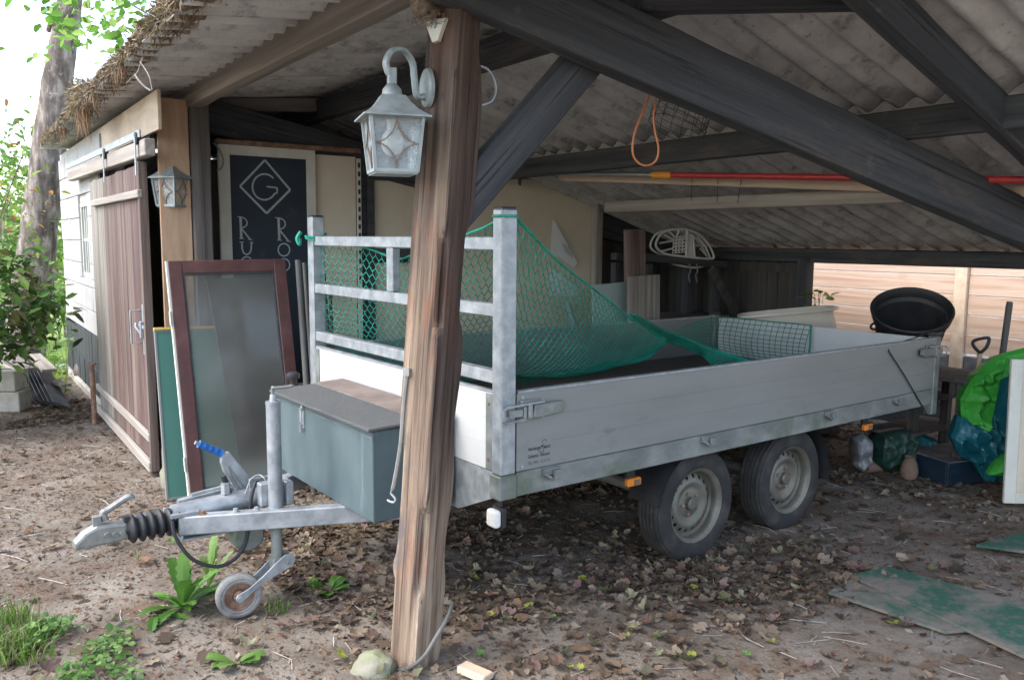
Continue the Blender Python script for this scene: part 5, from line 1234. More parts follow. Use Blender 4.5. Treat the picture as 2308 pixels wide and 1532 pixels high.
# baby bath
bc = ony(1808, 700, 7.35)
bd_ = (ony(1925, 690, 7.26) - ony(1695, 700, 7.44)); bd_.z = 0; bl = bd_.length; bd_.normalize()
BA = Matrix.Translation((bc.x, bc.y, 0)) @ Matrix(((bd_.x, -bd_.y, 0, 0), (bd_.y, bd_.x, 0, 0), (0, 0, 1, 0), (0, 0, 0, 1))) @ Matrix.Rotation(math.radians(-7), 4, 'Y')
ba = thing("baby_bath", "cream plastic baby bath standing beyond the tailgate", "bath", BA)
zb_ = 1.105; hl, hw_ = bl / 2, .20
def bathp(u, v, th):
    a = 2 * math.pi * u
    r_ = [(.70, .60, 0), (.76, .68, .02), (.86, .88, .16), (.90, .93, .22), (1.0, 1.0, .235), (1.0, 1.02, .225)][int(v)]
    ca, sa = math.cos(a), math.sin(a); q = 4.0
    k = (abs(ca) ** q + abs(sa) ** q) ** (-1 / q)
    sh = .10 * (1 - r_[2] / .235)
    return (ca * k * hl * r_[0] * .98 + sh, sa * k * hw_ * r_[1], zb_ - .235 + r_[2])
mb = MB(); mb.grid(lambda u, v: bathp(u, round(v * 5), 0), 40, 5); mb.add([bathp(k / 40, 0, 0) for k in range(40)], [tuple(range(40))])
bo = obj("tub", mb, m_bath, ba, BA, smooth=True, angle=80); bo.modifiers.new("s", 'SOLIDIFY').thickness = .004
obj("rim", MB().tube([bathp(k / 40, 5, 0) for k in range(40)], .009, 6, closed=True), m_bath, ba, BA, smooth=True)
tag(obj("bath_trestle", MB().box((-.25, -.14, 0), (.36, .14, .866)), m_dplank, None, BA, bevel=.01), "dark crate under the cream baby bath", "crate")
# ------------------------------------------------------------------ larch fence
FX = 6.25
fc = thing("larch_fence", "fresh horizontal larch board fence beyond the low eave", "fence", SM @ at(FX, -2, 0))
BHt = .173
for i in range(8):
    for a, b in ((-2.38, 2.5), (-6.4, -2.50)):
        z = .735 + i * BHt
        M = SM @ at(FX, a, z)
        obj("board", MB().box((0, 0, .004), (b - a, .022, BHt - .005)), m_fence, fc, SM @ at(FX, a, z) @ Matrix(((0, 1, 0, rnd.random()*.004), (1, 0, 0, 0), (0, 0, 1, 0), (0, 0, 0, 1))) , bevel=.003)
for y in (-2.44, 2.56, -6.46): obj("post", MB().box((FX - .035, y - .055, 0), (FX + .055, y + .055, 2.2)), m_pine, fc, SM, bevel=.005)
pl2 = [obj("kick_board", MB().box((FX - .005, a, .28 * k), (FX + .035, b, .28 * (k+1) - .004 + (.16 if k == 1 else 0))), m_slate, fc, SM, bevel=.006) for k in (0, 1) for a, b in ((-2.38, 2.5), (-6.4, -2.5))]
# plant by the fence gap
def leafy(name, base, n, size, cols, label, cat="plant", h=.3, spread=.15, seed=0, stem=True, group=None, up=.6, stuff=False):
    r = random.Random(seed); mb = MB(); sm = MB()
    root = thing(name, label, cat, at(*base), group)
    for i in range(n):
        t = r.random(); a = r.random() * 6.28; rad = spread * (.2 + .8 * r.random())
        p = Vector(base) + Vector((math.cos(a) * rad, math.sin(a) * rad, h * (.1 + .9 * t)))
        d = Vector((math.cos(a), math.sin(a), up * (r.random() - .2))).normalized()
        leaf(mb, p, d, size * (.6 + .6 * r.random()), r, cols)
        if stem and i % 2 == 0: sm.tube([Vector(base), Vector(base).lerp(p, .5) + Vector((0, 0, .03)), p], .0025, 4)
    obj("leaves", mb, m_leaf, root)
    if stem: obj("stem", sm, m_stem, root)
    return root
m_stem = mat("green_stem", [(.12, .2, .04), (.2, .28, .07)], 12, rough=.6, bump=0)
def leaf(mb, p, d, s, r, cols, w=.42, n6=True):
    d = d.normalized(); a = d.cross(Vector((0, 0, 1)))
    a = a.normalized() if a.length > 1e-4 else Vector((1, 0, 0)); a.rotate(Matrix.Rotation(r.gauss(0, .6), 3, d))
    nrm = a.cross(d).normalized(); c = r.choice(cols); k = .75 + .5 * r.random(); mb.col = tuple(q * k for q in c)
    f = s * .06; ww = s * w / 2; dr = -.12 * s
    mb.add([p, p + d*s*.35 + a*ww + nrm*f, p + d*s*.35 - a*ww + nrm*f, p + d*s*.4, p + d*s*.75 + a*ww*.75 + nrm*(f*.5+dr*.5), p + d*s*.75 - a*ww*.75 + nrm*(f*.5+dr*.5), p + d*s + nrm*dr],
        [(0, 3, 1), (0, 2, 3), (3, 6, 4), (3, 4, 1), (3, 5, 6), (3, 2, 5)])
G1 = [(.10, .24, .035), (.16, .32, .05), (.07, .17, .03), (.22, .36, .09)]
pg = ony(1850, 668, 7.6)
leafy("garden_plant", (pg.x, pg.y, 0), 60, .13, G1, "bright green plant growing in the gap before the fence", h=1.36, spread=.11, seed=3)
# ------------------------------------------------------------------ spade, stick, tarpaulins, white door
sp = thing("garden_spade", "wooden spade with black D handle standing against the dark boards", "spade", at(*ony(2205, 900, 6.0)))
h0 = ony(2209, 792, 6.0); sd = Vector((-.02, .05, -1)).normalized()
obj("shaft", MB().tube([h0, h0 + sd * .60], .017, 10), m_pine, sp, smooth=True)
dd = [(2209, 795), (2196, 782), (2193, 771), (2203, 765), (2226, 761), (2229, 768), (2222, 784), (2209, 795)]
obj("grip", MB().tube(crv([ony(*p, 5.99) for p in dd], 4), .012, 8), m_black, sp, smooth=True)
bl_ = h0 + sd * .60; obj("blade", MB().prism([(-.09, 0), (.09, 0), (.085, -.18), (.03, -.26), (-.03, -.26), (-.085, -.18)], -.003, .003, at(bl_.x, bl_.y, max(bl_.z, .27)) @ Matrix(((1, 0, 0, 0), (0, 0, 1, 0), (0, 1, 0, 0), (0, 0, 0, 1)))), m_rust, sp)
s0, s1 = ony(2276, 680, 6.05), ony(2258, 810, 6.0); d = (s1 - s0).normalized()
tag(obj("wooden_stick", MB().tube([s0, s0 + d * .03, s0 + d * (s0.z / -d.z)], [.02, .023, .020], 10), m_pole, smooth=True), "thick dark wooden stick standing before the larch fence", "stick")
def drape(name, pts, y, thick, m, label, seed, cat="tarpaulin", amp=.05, rows=16, fold=(1, .35)):
    """crumpled sheet heaped inside the outline pts at depth y: ridged folds on the front, closed at the back"""
    P_ = [ony(*p, y) for p in pts]; c = sum(P_, Vector()) / len(P_)
    ring = []
    for a_, b_ in zip(P_, P_[1:] + P_[:1]): ring += [a_.lerp(b_, t / 9) for t in range(9)]
    mb = MB(); k = len(ring); vs = []; rr = random.Random(int(seed * 100))
    wv = [(Vector((rr.gauss(0, 1), rr.gauss(0, .45))).normalized(), rr.uniform(2.5, 15), rr.random()) for _ in range(13)]
    tri = lambda t: abs((t % 1) * 2 - 1)
    for j in range(rows + 1):
        f = 1 - j / rows
        for i in range(k):
            p = c.lerp(ring[i], f); u, w = p.x, p.z
            u2 = u + .06 * noise.noise(Vector((u * 5, w * 5, seed))); w2 = w + .06 * noise.noise(Vector((u * 5, w * 5, seed + 9)))
            cre = sum((tri(u2 * d.x * fq + w2 * d.y * fq + ph) - .5) * 3.2 / fq ** .85 for d, fq, ph in wv) / 3.0
            h = thick * (1 - f ** 2.2) ** .5 + amp * (2.6 * cre + noise.noise(Vector((u * 3, w * 3, seed + 4)))) * min(1, .25 + (1 - f) * 4)
            vs.append(Vector((p.x + amp * .2 * noise.noise(Vector((u * 9, w * 9, seed))), p.y - h, p.z + amp * .2 * noise.noise(Vector((u * 9, w * 9, seed + 2))))))
    fs = [(j*k+i, (j+1)*k+i, (j+1)*k+(i+1) % k, j*k+(i+1) % k) for j in range(rows) for i in range(k)]
    o_ = len(vs)
    for i in range(k): p = c.lerp(ring[i], .9); vs.append(Vector((p.x, p.y + thick, p.z)))
    fs += [(i, (i+1) % k, o_+(i+1) % k, o_+i) for i in range(k)] + [tuple(o_ + i for i in range(k-1, -1, -1))]
    mb.add([(p.x, p.y, max(p.z, .005)) for p in vs], fs)
    return tag(obj(name, mb, m, None, smooth=True, angle=18), label, cat)
drape("green_tarpaulin", [(2320, 782), (2250, 798), (2195, 842), (2165, 900), (2172, 960), (2205, 1004), (2230, 988), (2252, 950), (2300, 935), (2345, 880)], 5.72, .10, m_tarpg, "crumpled bright green tarpaulin heaped beside the white door panel", 2.2, amp=.062)
drape("teal_tarpaulin", [(2340, 900), (2250, 945), (2215, 965), (2185, 950), (2160, 935), (2142, 985), (2165, 1030), (2195, 1045), (2222, 1085), (2290, 1085), (2340, 1040)], 5.68, .10, m_tarpb, "teal blue tarpaulin spilling out under the bright green one", 6.1, amp=.06)
drape("teal_tarpaulin", [(2300, 835), (2262, 850), (2252, 900), (2238, 965), (2262, 985), (2310, 980)], 5.56, .04, m_tarpb, "teal fold hanging between the bright green tarpaulin and the white door panel", 4.4, amp=.04)
drape("green_tarpaulin", [(2300, 1012), (2262, 1026), (2240, 1048), (2226, 1070), (2262, 1074), (2300, 1060)], 5.50, .05, m_tarpg, "small bright green tarpaulin corner poking out below the teal one", 8.1, amp=.03)
cr_ = thing("blue_crate", "dark blue plastic crate on the soil under the tarpaulins", "crate", at(*onz(2190, 1105)))
CRM = frame(70, onz(2135, 1096)); 
for a, b in (((0, 0, 0), (.62, .02, .17)), ((0, .4, 0), (.62, .42, .17)), ((0, .0205, 0), (.02, .3995, .17)), ((.60, .0205, 0), (.62, .3995, .17)), ((.0205, .0205, 0), (.5995, .3995, .015))): obj("side", MB().box(a, b), m_navy, cr_, CRM, bevel=.004)
for z in (.05, .11): obj("rib", MB().box((.0, -.008, z), (.62, -.0005, z + .02)), m_navy, cr_, CRM)
obj("rim", MB().box((-.01, -.012, .17), (.63, .432, .18)), m_slate, cr_, CRM)
# white door panel at the right edge
wp = onz(2262, 1134); 
WD = Matrix.Translation((wp.x, wp.y, 0)) @ rotz(-8) @ Matrix.Rotation(math.radians(-1.2), 4, 'Y')
wd = thing("white_door_panel", "white framed cabinet door standing on the soil at the carport edge", "door", WD)
ht = (ony(2283, 810, wp.y)).z
obj("stile", MB().box((0, 0, 0), (.075, .03, ht)), m_creamw, wd, WD, bevel=.004)
obj("stile", MB().box((.55, 0, 0), (.625, .03, ht)), m_creamw, wd, WD, bevel=.004)
obj("rail", MB().box((.0755, .0005, ht - .075), (.5495, .0295, ht)), m_creamw, wd, WD, bevel=.004)
obj("rail", MB().box((.0755, .0005, 0), (.5495, .0295, .075)), m_creamw, wd, WD, bevel=.004)
obj("panel", MB().box((.075, .012, .075), (.55, .022, ht - .075)), m_cream, wd, WD)
# things under the tail of the trailer
def sackobj(name, px, py, size, m, label, cat, seed, zc=None):
    p = onz(px, py); return tag(obj(name, MB().sphere((0, 0, 0), size, 18, 12, fn=lambda d: 1 + .16 * noise.noise(d * 2.6 + Vector((seed, 0, 0))) + .06 * noise.noise(d * 7)), m, None, at(p.x, p.y + size[1], size[2] * .93), smooth=True, angle=180), label, cat)
drape("compost_sack", [(1975, 975), (2040, 965), (2068, 990), (2072, 1040), (2060, 1062), (1990, 1060), (1965, 1040), (1962, 1000)], 6.05, .12, m_sack, "dark green printed plastic sack under the rear of the trailer", 1.1, "sack", .035)
text("KG", T(0,0,0).x * 0 + -.03, .03, 0, .03, parent=bpy.data.objects["compost_sack"], y=0, M=at(*ony(2002, 1022, 5.865)))
drape("plastic_bag", [(1920, 985), (1945, 975), (1965, 990), (1968, 1010), (1962, 1045), (1945, 1062), (1925, 1050), (1918, 1015)], 5.95, .06, m_foil, "crumpled clear plastic bag behind the rear wheel", 5.3, "bag", .03)
cp_ = onz(2048, 1078); jar = tag(obj("clay_jar", MB().lathe([(0, 0), (.045, 0), (.06, .03), (.062, .07), (.05, .12), (.036, .15), (.042, .165), (.034, .165), (.03, .14), (0, .02)], 20), m_clay, None, at(cp_.x, cp_.y, 0), smooth=True), "small brown clay jar in front of the green sack", "jar")
cp_ = onz(1985, 1062); tag(obj("clay_pipe", MB().tube([(-.16, 0, .05), (.16, 0, .05)], .05, 16), m_clay, None, at(cp_.x, cp_.y, 0) @ rotz(20), smooth=True), "brown clay pipe lying at the foot of the green sack", "pipe")
drape("teal_sheet", [(1960, 985), (2000, 960), (2060, 965), (2110, 990), (2120, 1060), (2080, 1075), (2060, 1000), (2000, 985)], 6.3, .10, m_tarpb, "dark teal plastic sheet hanging behind the rear wheel", 3.9)
rp = thing("timber_rack", "rough dark timber rack standing behind the trailer's rear corner", "rack", at(*onz(2140, 1080)))
RM_ = frame(56, onz(2128, 1078))
for x in (0, .45): obj("upright", MB().box((x, .25, 0), (x + .06, .31, .70)), m_dplank, rp, RM_)
for z, m in ((.28, m_dplank), (.52, m_dplank), (.68, m_batten)): obj("shelf", MB().box((-.1, .2, z), (.62, .55, z + .022)), m, rp, RM_)
# green rubber mats half buried in soil
def floor_mat(pts, label, dz):
    P_ = [onz(*p) for p in pts]; mb = MB()
    mb.add([(p.x, p.y, .012 + dz) for p in P_] + [(p.x, p.y, .026 + dz) for p in P_], [(3, 2, 1, 0), (4, 5, 6, 7)] + [(i, (i+1) % 4, 4+(i+1) % 4, 4+i) for i in range(4)])
    o = tag(obj("floor_mat", mb, m_mat), label, "mat")
    return o
floor_mat([(1916, 1306), (2308, 1490), (2420, 1400), (1998, 1286)], "largest green mat half buried in soil near the right wheel tracks", 0)
floor_mat([(1866, 1340), (2130, 1430), (2190, 1425), (1915, 1312)], "faded strip of green mat beside the largest mat", -.008)
floor_mat([(2200, 1236), (2380, 1262), (2400, 1190), (2290, 1212)], "dark corner of green mat near the white door panel", 0)
# ------------------------------------------------------------------ wood pile by the bush
def gp(px, py): p = onz(px, py); return Vector((p.x, p.y, gz(p.x, p.y)))
c = gp(30, 926)
for k, (dx, dz, a, lb) in enumerate(((0, 0, 6, "mossy concrete block lying under another at the wood pile"), (-.02, .205, 2, "pale concrete block on top of the mossy one"))):
    tag(obj("concrete_block", MB().box((-.36, -.12, 0), (.06, .14, .20)), m_conc, None, at(c.x + dx, c.y + .1, dz - .01) @ rotz(a), bevel=.012, seg=2), lb, "block")
r = random.Random(8)
SL = ["dark sheet next to the concrete blocks, first of the fanned stack"] + ["thin dark sheet inside the fanned stack leaning by the concrete blocks"] * 7 + ["pale edged top sheet of the fanned stack, farthest from the concrete blocks"]
for k in range(9):
    a = gp(52 + k * 11, 905 + k * 2.5); b_ = ony(20 + k * 8, 838 + k * 1.5, a.y + .75 + .03 * k); b_.z = .30 + .012 * k + r.random() * .03
    tag(beam("slate_sheet", a + Vector((0, 0, .02 + .006 * k)), b_, .17, .008, m_slate, up=(.35, -.2, 1), bevel=0, roll=math.radians(20 + r.gauss(0, 6))), SL[k], "sheet", "dark sheets leaning at the wood pile")
for k, (a, b, w, lb) in enumerate((((0, 790), (70, 832), .12, "grey weathered plank end on top of the wood pile"), ((75, 800), (112, 835), .14, "short pale plank standing in the wood pile"), ((85, 850), (150, 868), .10, "grey plank lying flat behind the dark sheets"), ((0, 815), (45, 838), .06, "thin grey lath across the wood pile"))):
    p, q = ony(*a, 8.9), ony(*b, 8.3); tag(beam("old_plank", p, q, w, .03, m_batten if k % 2 else m_grey, bevel=.003), lb, "plank")
lgp = gp(172, 868); tag(obj("rotten_log", MB().tube([(-.22, 0, .1), (0, .02, .12), (.2, 0, .11)], [.12, .14, .12], 12), m_bark, None, at(lgp.x + .05, lgp.y + .3, 0) @ rotz(-30), smooth=True), "short rotten brown log against the black plinth", "log")
for k, (x, y, lb) in enumerate(((120, 832, "white stone chip by the lawn edge"), (146, 832, "second white stone chip nearer the plinth"), (116, 866, "small cream offcut lying on the litter"))):
    p = gp(x, y); rock("stone_chip", (p.x, p.y, .03), (.07, .05, .035), 3.1 + k, m_white, lb)
p, q = gp(214, 952), ony(206, 820, gp(214, 952).y); stp = thing("iron_stake", "rusty iron stake driven into the soil before the sliding door", "stake", at(*p))
obj("rod", MB().tube([p - Vector((0, 0, .1)), q], .022, 8), m_rust, stp, smooth=True); obj("flat_head", MB().cbox((0, 0, 0), (.07, .05, .015), at(*q)), m_rust, stp)
# ------------------------------------------------------------------ litter
LB = [(.15, .11, .075), (.20, .15, .105), (.255, .195, .14), (.115, .084, .06), (.185, .12, .075), (.30, .24, .18), (.095, .072, .055)]
def oak(r, s, curl):
    """lobed leaf, 8 pairs of edge points around a midrib, curled"""
    n = 6; L, R_, C_ = [], [], []
    k = r.uniform(.28, .42); b = r.uniform(-.25, .25)
    for i in range(n + 1):
        t = i / n; w = k * math.sin(math.pi * (t * .92 + .04)) ** .7 * (1 + (.32 if i % 2 else -.30)) * s
        x = (t - .5) * s; z = curl * s * (4 * (t - .5) ** 2) ; yb = b * s * (t - .5) ** 2 * 4
        C_.append((x, yb, z)); L.append((x, yb + w, z + curl * s * .9 * r.uniform(.1, 1.2))); R_.append((x, yb - w, z + curl * s * .9 * r.uniform(-.2, 1.0)))
    vs = C_ + L + R_; m_ = n + 1; fs = []
    for i in range(n): fs += [(i, i+1, m_+i+1, m_+i), (i+1, i, 2*m_+i, 2*m_+i+1)]
    return vs, fs
def flake(r, s):
    a = r.uniform(.25, .6)
    return [(-s/2, 0, 0), (0, a*s/2, s*.12*r.random()), (s/2, 0, s*.1*r.random()), (0, -a*s/2, 0)], [(0, 1, 2, 3)]
def dens(x, y):
    t = TMi @ Vector((x, y, 0)); d = .16
    if -.6 < t.x < 2.0 and -.75 < t.y < 1.9: d = 1.2
    elif t.x >= 2.0 and t.y > -.4: d = .45
    d *= .2 + 1.9 * max(0, noise.noise(Vector((x * 1.1, y * 1.1, 3.))) + .22)
    if t.x < -.6: d *= .38
    sh = SMi @ Vector((x, y, 0))
    if sh.x > .1 and sh.y > .2: d = 0
    if 2.2 < sh.y < 6 and sh.x < 0: d = .9
    return d
r = random.Random(21); big, small = MB(), MB()
def place(mb, vs, fs, x, y, r, tilt, lift=.0, col=None):
    M = at(x, y, gz(x, y) + lift) @ rotz(r.random() * 360) @ Matrix.Rotation(r.gauss(0, tilt), 4, 'X') @ Matrix.Rotation(r.gauss(0, tilt), 4, 'Y')
    mb.col = col; mb.add(vs, fs, M)
n = 0
while n < 12000:
    x, y = r.uniform(-4.6, 4.2), r.uniform(2.75, 8.6)
    if r.random() * 1.6 > dens(x, y): continue
    k = r.uniform(.6, 1.25); c = r.choice(LB)
    vs, fs = oak(r, min(.085, .020 + r.expovariate(45)), r.uniform(.0, .19)); place(big, vs, fs, x, y, r, .28, r.uniform(.003, .020), tuple(q * k for q in c)); n += 1
n = 0
while n < 80000:
    x, y = r.uniform(-5.2, 4.2), r.uniform(2.6, 9.5)
    t = TMi @ Vector((x, y, 0)); sh = SMi @ Vector((x, y, 0))
    if sh.x > .1 and sh.y > .2: continue
    if r.random() > (.7 if t.x < -.5 else .35) + .9 * max(0, noise.noise(Vector((x * 1.3, y * 1.3, 8))) + .3): continue
    k = r.uniform(.6, 1.4); c = r.choice(LB + [(.19, .105, .07), (.16, .085, .055), (.30, .25, .20)])
    vs, fs = flake(r, min(.045, .007 + r.expovariate(90))); place(small, vs, fs, x, y, r, .3, r.uniform(.001, .010), tuple(q * k for q in c)); n += 1
kind(obj("leaf_litter", big, m_dry, ground), "stuff"); kind(obj("bark_litter", small, m_dry, ground), "stuff")
tw_ = MB()
for i in range(700):
    x, y = r.uniform(-4.5, 3.5), r.uniform(2.7, 8.); a = r.random() * 6.28; L = r.uniform(.04, .2); z = gz(x, y) + .006
    if (SMi @ Vector((x, y, 0))).y > .2 and (SMi @ Vector((x, y, 0))).x > .1: continue
    tw_.tube([(x, y, z), (x + L/2 * math.cos(a), y + L/2 * math.sin(a), z + .008 * r.random()), (x + L * math.cos(a + .3 * r.gauss(0, 1)), y + L * math.sin(a), z + .003)], r.uniform(.0012, .003), 3)
kind(obj("twig_litter", tw_, m_batten, ground), "stuff")
# the leaves that show largest, one by one
var = []
for i in range(10):
    mb = MB(); c = LB[i % len(LB)]; mb.col = tuple(q * r.uniform(.95, 1.35) for q in c); vs, fs = oak(r, .10, r.uniform(.08, .34)); mb.add(vs, fs); var.append(mb.mesh("dead_leaf", m_dry))
vg = []
for i in range(3):
    mb = MB(); mb.col = r.choice([(.13, .30, .06), (.18, .36, .08), (.30, .34, .06)]); vs, fs = oak(r, .06, .15); mb.add(vs, fs); vg.append(mb.mesh("green_leaf", m_leaf))
n = 0
while n < 250:
    px, py = r.uniform(-20, 2330), r.uniform(1180, 1560); p = onz(px, py)
    if r.random() * 1.3 > dens(p.x, p.y) + .12: continue
    s = r.uniform(.4, .85)
    link("dead_leaf", r.choice(var), ground, at(p.x, p.y, gz(p.x, p.y) + .018) @ rotz(r.random() * 360) @ Matrix.Rotation(r.gauss(0, .35), 4, 'X') @ Matrix.Rotation(r.gauss(0, .3), 4, 'Y') @ Matrix.Scale(s, 4)); n += 1
for px, py in ((1150, 1314), (1075, 1308), (1185, 1370), (1195, 1365), (1310, 1305), (1250, 1395), (1425, 1420), (1480, 1435), (1412, 1432), (1685, 1478), (1560, 1475), (1285, 1500), (1310, 1500), (1080, 1470), (2015, 1408), (840, 1392), (770, 1482), (390, 1220), (360, 1372), (1740, 1450), (1480, 1432), (480, 1265), (1110, 1385), (1565, 1325), (700, 1305)):
    p = onz(px, py); link("green_leaf", r.choice(vg), ground, at(p.x, p.y, gz(p.x, p.y) + .02) @ rotz(r.random() * 360) @ Matrix.Rotation(r.gauss(0, .3), 4, 'X') @ Matrix.Scale(r.uniform(.5, 1.0), 4))
# ------------------------------------------------------------------ weeds and grass
def toothed(mb, base, az, L, elev, r, col, w=.22, lobes=7, droop=.55):
    d0 = Vector((math.cos(az), math.sin(az), 0)); side = Vector((-math.sin(az), math.cos(az), 0)); up = Vector((0, 0, 1))
    C_, A, B = [], [], []; n = lobes * 2; p = Vector(base); e = elev
    for i in range(n + 1):
        t = i / n
        ww = L * w * (math.sin(math.pi * min(1, t * .8 + .08)) ** 1.1) * (1.08 if i % 2 else .76) * (.35 + t * .9) * .6
        if i == n: ww = 0
        C_.append(p.copy()); A.append(p + side * ww + up * ww * .25 + d0 * ww * .25); B.append(p - side * ww + up * ww * .25 + d0 * ww * .25)
        p = p + (d0 * math.cos(e) + up * math.sin(e)) * (L / n); e -= droop * 2 * t / n * 1.6
    mb.col = col; m_ = n + 1; fs = []
    for i in range(n): fs += [(i, i+1, m_+i+1, m_+i), (i+1, i, 2*m_+i, 2*m_+i+1)]
    mb.add(C_ + A + B, fs)
def rosette(name, px, py, n, L, label, seed, e0=.3, e1=1.3, cols=G1, w=.22, lobes=7):
    r = random.Random(seed); b = gp(px, py); root = thing(name, label, "weed", at(*b))
    for i in range(n):
        mb = MB(); k = r.uniform(.8, 1.25); c = r.choice(cols)
        toothed(mb, b, r.random() * 6.28, L * r.uniform(.6, 1.15), r.uniform(e0, e1), r, tuple(q * k for q in c), w, lobes)
        obj("leaf", mb, m_leaf, root)
    return root
G2 = [(.085, .20, .03), (.12, .25, .045), (.065, .16, .025)]
rosette("dandelion", 412, 1362, 22, .25, "tall dandelion with toothed green leaves beside the jockey wheel", 4, .15, 1.35, G2, .24)
rosette("dandelion", 350, 1378, 5, .20, "low flat toothed weed in front of the tall dandelion", 6, .02, .3, G2, .22)
rosette("broad_weed", 470, 1318, 9, .30, "paler slender weed growing behind the dandelion", 9, .9, 1.45, [(.20, .33, .09), (.26, .38, .14)], .13, 5)
rosette("small_weed", 742, 1325, 9, .10, "small bright weed seedling behind the post foot", 3, .2, .9, G2, .5, 3)
rosette("small_weed", 535, 1490, 9, .12, "small crinkled weed in the bare soil before the jockey wheel", 12, .15, .8, [(.13, .24, .05), (.18, .28, .08)], .5, 4)
rosette("small_weed", 705, 1318, 5, .06, "tiny weed seedling near the small bright one", 15, .2, .9, G2, .5, 3)
r = random.Random(17)
def blades(mb, x, y, n, h, sp, cols, w=.0032):
    for i in range(n):
        a = r.random() * 6.28; q = sp * math.sqrt(r.random()); bx_, by_ = x + q * math.cos(a), y + q * math.sin(a)
        z = gz(bx_, by_) - .005; hh = h * r.uniform(.4, 1.1); ln = r.gauss(0, .45); l2 = r.gauss(0, .45)
        k = r.uniform(.7, 1.3); c = r.choice(cols); mb.col = tuple(t * k for t in c)
        s = Vector((math.cos(a), math.sin(a), 0)) * w; p0 = Vector((bx_, by_, z)); p1 = p0 + Vector((ln * hh * .35, l2 * hh * .35, hh * .65)); p2 = p0 + Vector((ln * hh, l2 * hh, hh * .9))
        mb.add([p0 - s, p0 + s, p1 + s * .8, p1 - s * .8, p2], [(0, 1, 2, 3), (3, 2, 4)])
GR = [(.11, .22, .035), (.16, .27, .05), (.085, .18, .03), (.22, .28, .09), (.24, .22, .11)]
mb = MB()
for k in range(70):
    p = onz(r.uniform(-120, 95), r.uniform(1395, 1490)); blades(mb, p.x, p.y, int(r.uniform(6, 34)), r.uniform(.06, .13), .07, GR)
kind(obj("grass", mb, m_leaf, ground), "stuff")
mb = MB(); p = onz(622, 1372); blades(mb, p.x, p.y, 46, .09, .05, GR); 
o = obj("tuft", mb, m_leaf); tag(o, "small grass tuft growing beside the jockey wheel", "grass")
mb = MB()
for k in range(800):
    p = onz(r.uniform(60, 300) + r.gauss(0, 10), r.uniform(1405, 1560)); 
    if noise.noise(Vector((p.x * 4, p.y * 4, 2))) < .02: continue
    leaf(mb, Vector((p.x, p.y, gz(p.x, p.y) + .01 + .06 * r.random())), Vector((r.gauss(0, 1), r.gauss(0, 1), .25)), r.uniform(.016, .038), r, [(.13, .25, .06), (.19, .30, .09), (.09, .18, .05)], .9)
kind(obj("ground_ivy", mb, m_leaf, ground), "stuff")
mb = MB()
for k in range(900):
    x, y = r.uniform(-7.4, -4.9), r.uniform(9.1, 13.5)
    if (SMi @ Vector((x, y, 0))).x > -.15: continue
    blades(mb, x, y, 7, .22, .10, [(.24, .36, .05), (.32, .42, .08), (.18, .30, .04)], .008)
kind(obj("long_grass", mb, m_leaf, ground), "stuff")
# leafy shoots beside the plinth
for k, (px, py, hh, lb) in enumerate(((150, 850, .55, "young leafy shoot growing at the foot of the black plinth"), (120, 842, .62, "taller leafy shoot standing before the sunny lawn"))):
    p = gp(px, py); leafy("leafy_shoot", (p.x, p.y, 0), 16, .17, [(.10, .24, .04), (.15, .30, .06)], lb, h=hh, spread=.13, seed=30 + k)
# ------------------------------------------------------------------ tree, shrubs and garden beyond
def trunk(mb, pts, radii, n=16, seed=0):
    c = crv(pts, 8); k = len(c); rr = [radii[0] + (radii[1] - radii[0]) * i / (k - 1) for i in range(k)]
    vs = []
    for i in range(k):
        for j in range(n):
            a = 2 * math.pi * j / n; q = rr[i] * (1 + .10 * noise.noise(Vector((math.cos(a) * 2 + seed, math.sin(a) * 2, i * .5))) + .05 * noise.noise(Vector((math.cos(a) * 6, math.sin(a) * 6, i * 1.1))))
            vs.append(c[i] + Vector((math.cos(a) * q, math.sin(a) * q, 0)))
    mb.add(vs, [(i*n+j, i*n+(j+1) % n, (i+1)*n+(j+1) % n, (i+1)*n+j) for i in range(k-1) for j in range(n)])
def crown(mb, cx, cy, cz, rx, ry, rz, clumps, per, size, cols, r, cs=.35, shell=.5):
    for k in range(clumps):
        while True:
            d = Vector((r.uniform(-1, 1), r.uniform(-1, 1), r.uniform(-1, 1)))
            if shell < d.length < 1: break
        c = Vector((cx + d.x * rx, cy + d.y * ry, cz + d.z * rz)); kk = r.uniform(.75, 1.2)
        for i in range(per):
            p = c + Vector((r.gauss(0, cs), r.gauss(0, cs), r.gauss(0, cs * .8)))
            leaf(mb, p, Vector((r.gauss(0, 1) + d.x * .6, r.gauss(0, 1) + d.y * .6, r.gauss(-.2, .6))), size * r.uniform(.6, 1.2), r, [tuple(q * kk for q in cc) for cc in cols])
r = random.Random(41)
y0 = 11.0; base = ony(45, 826, y0); base.z = -.05
tp1, tp2, tp3 = ony(83, 560, y0), ony(120, 250, y0), ony(158, 0, y0)
tree = thing("pine_tree", "tall leaning tree with flaky pinkish bark behind the shed", "tree", at(*base))
mb = MB(); up_ = tp3 + (tp3 - tp2) * 1.4; trunk(mb, [base, tp1, tp2, tp3, up_], (.28, .10)); obj("trunk", mb, m_bark, tree, smooth=True, angle=180)
for s, e in ((tp3, ony(330, 30, 9.5)), (tp3 + Vector((0, 0, .5)), ony(240, -60, 9.6)), (tp2 + Vector((0, 0, 1)), ony(140, 20, 10.2)), (up_, up_ + Vector((1.5, .5, .8))), (up_, up_ + Vector((-1.2, -.8, 1.)))): obj("branch", MB().tube(crv([s, s.lerp(e, .5) + Vector((0, 0, .15)), e], 5), [.03 * (1 - i / 11) + .006 for i in range(11)], 6), m_bark, tree)
mb = MB(); GL = [(.13, .30, .04), (.20, .38, .06), (.09, .22, .03), (.30, .42, .10)]
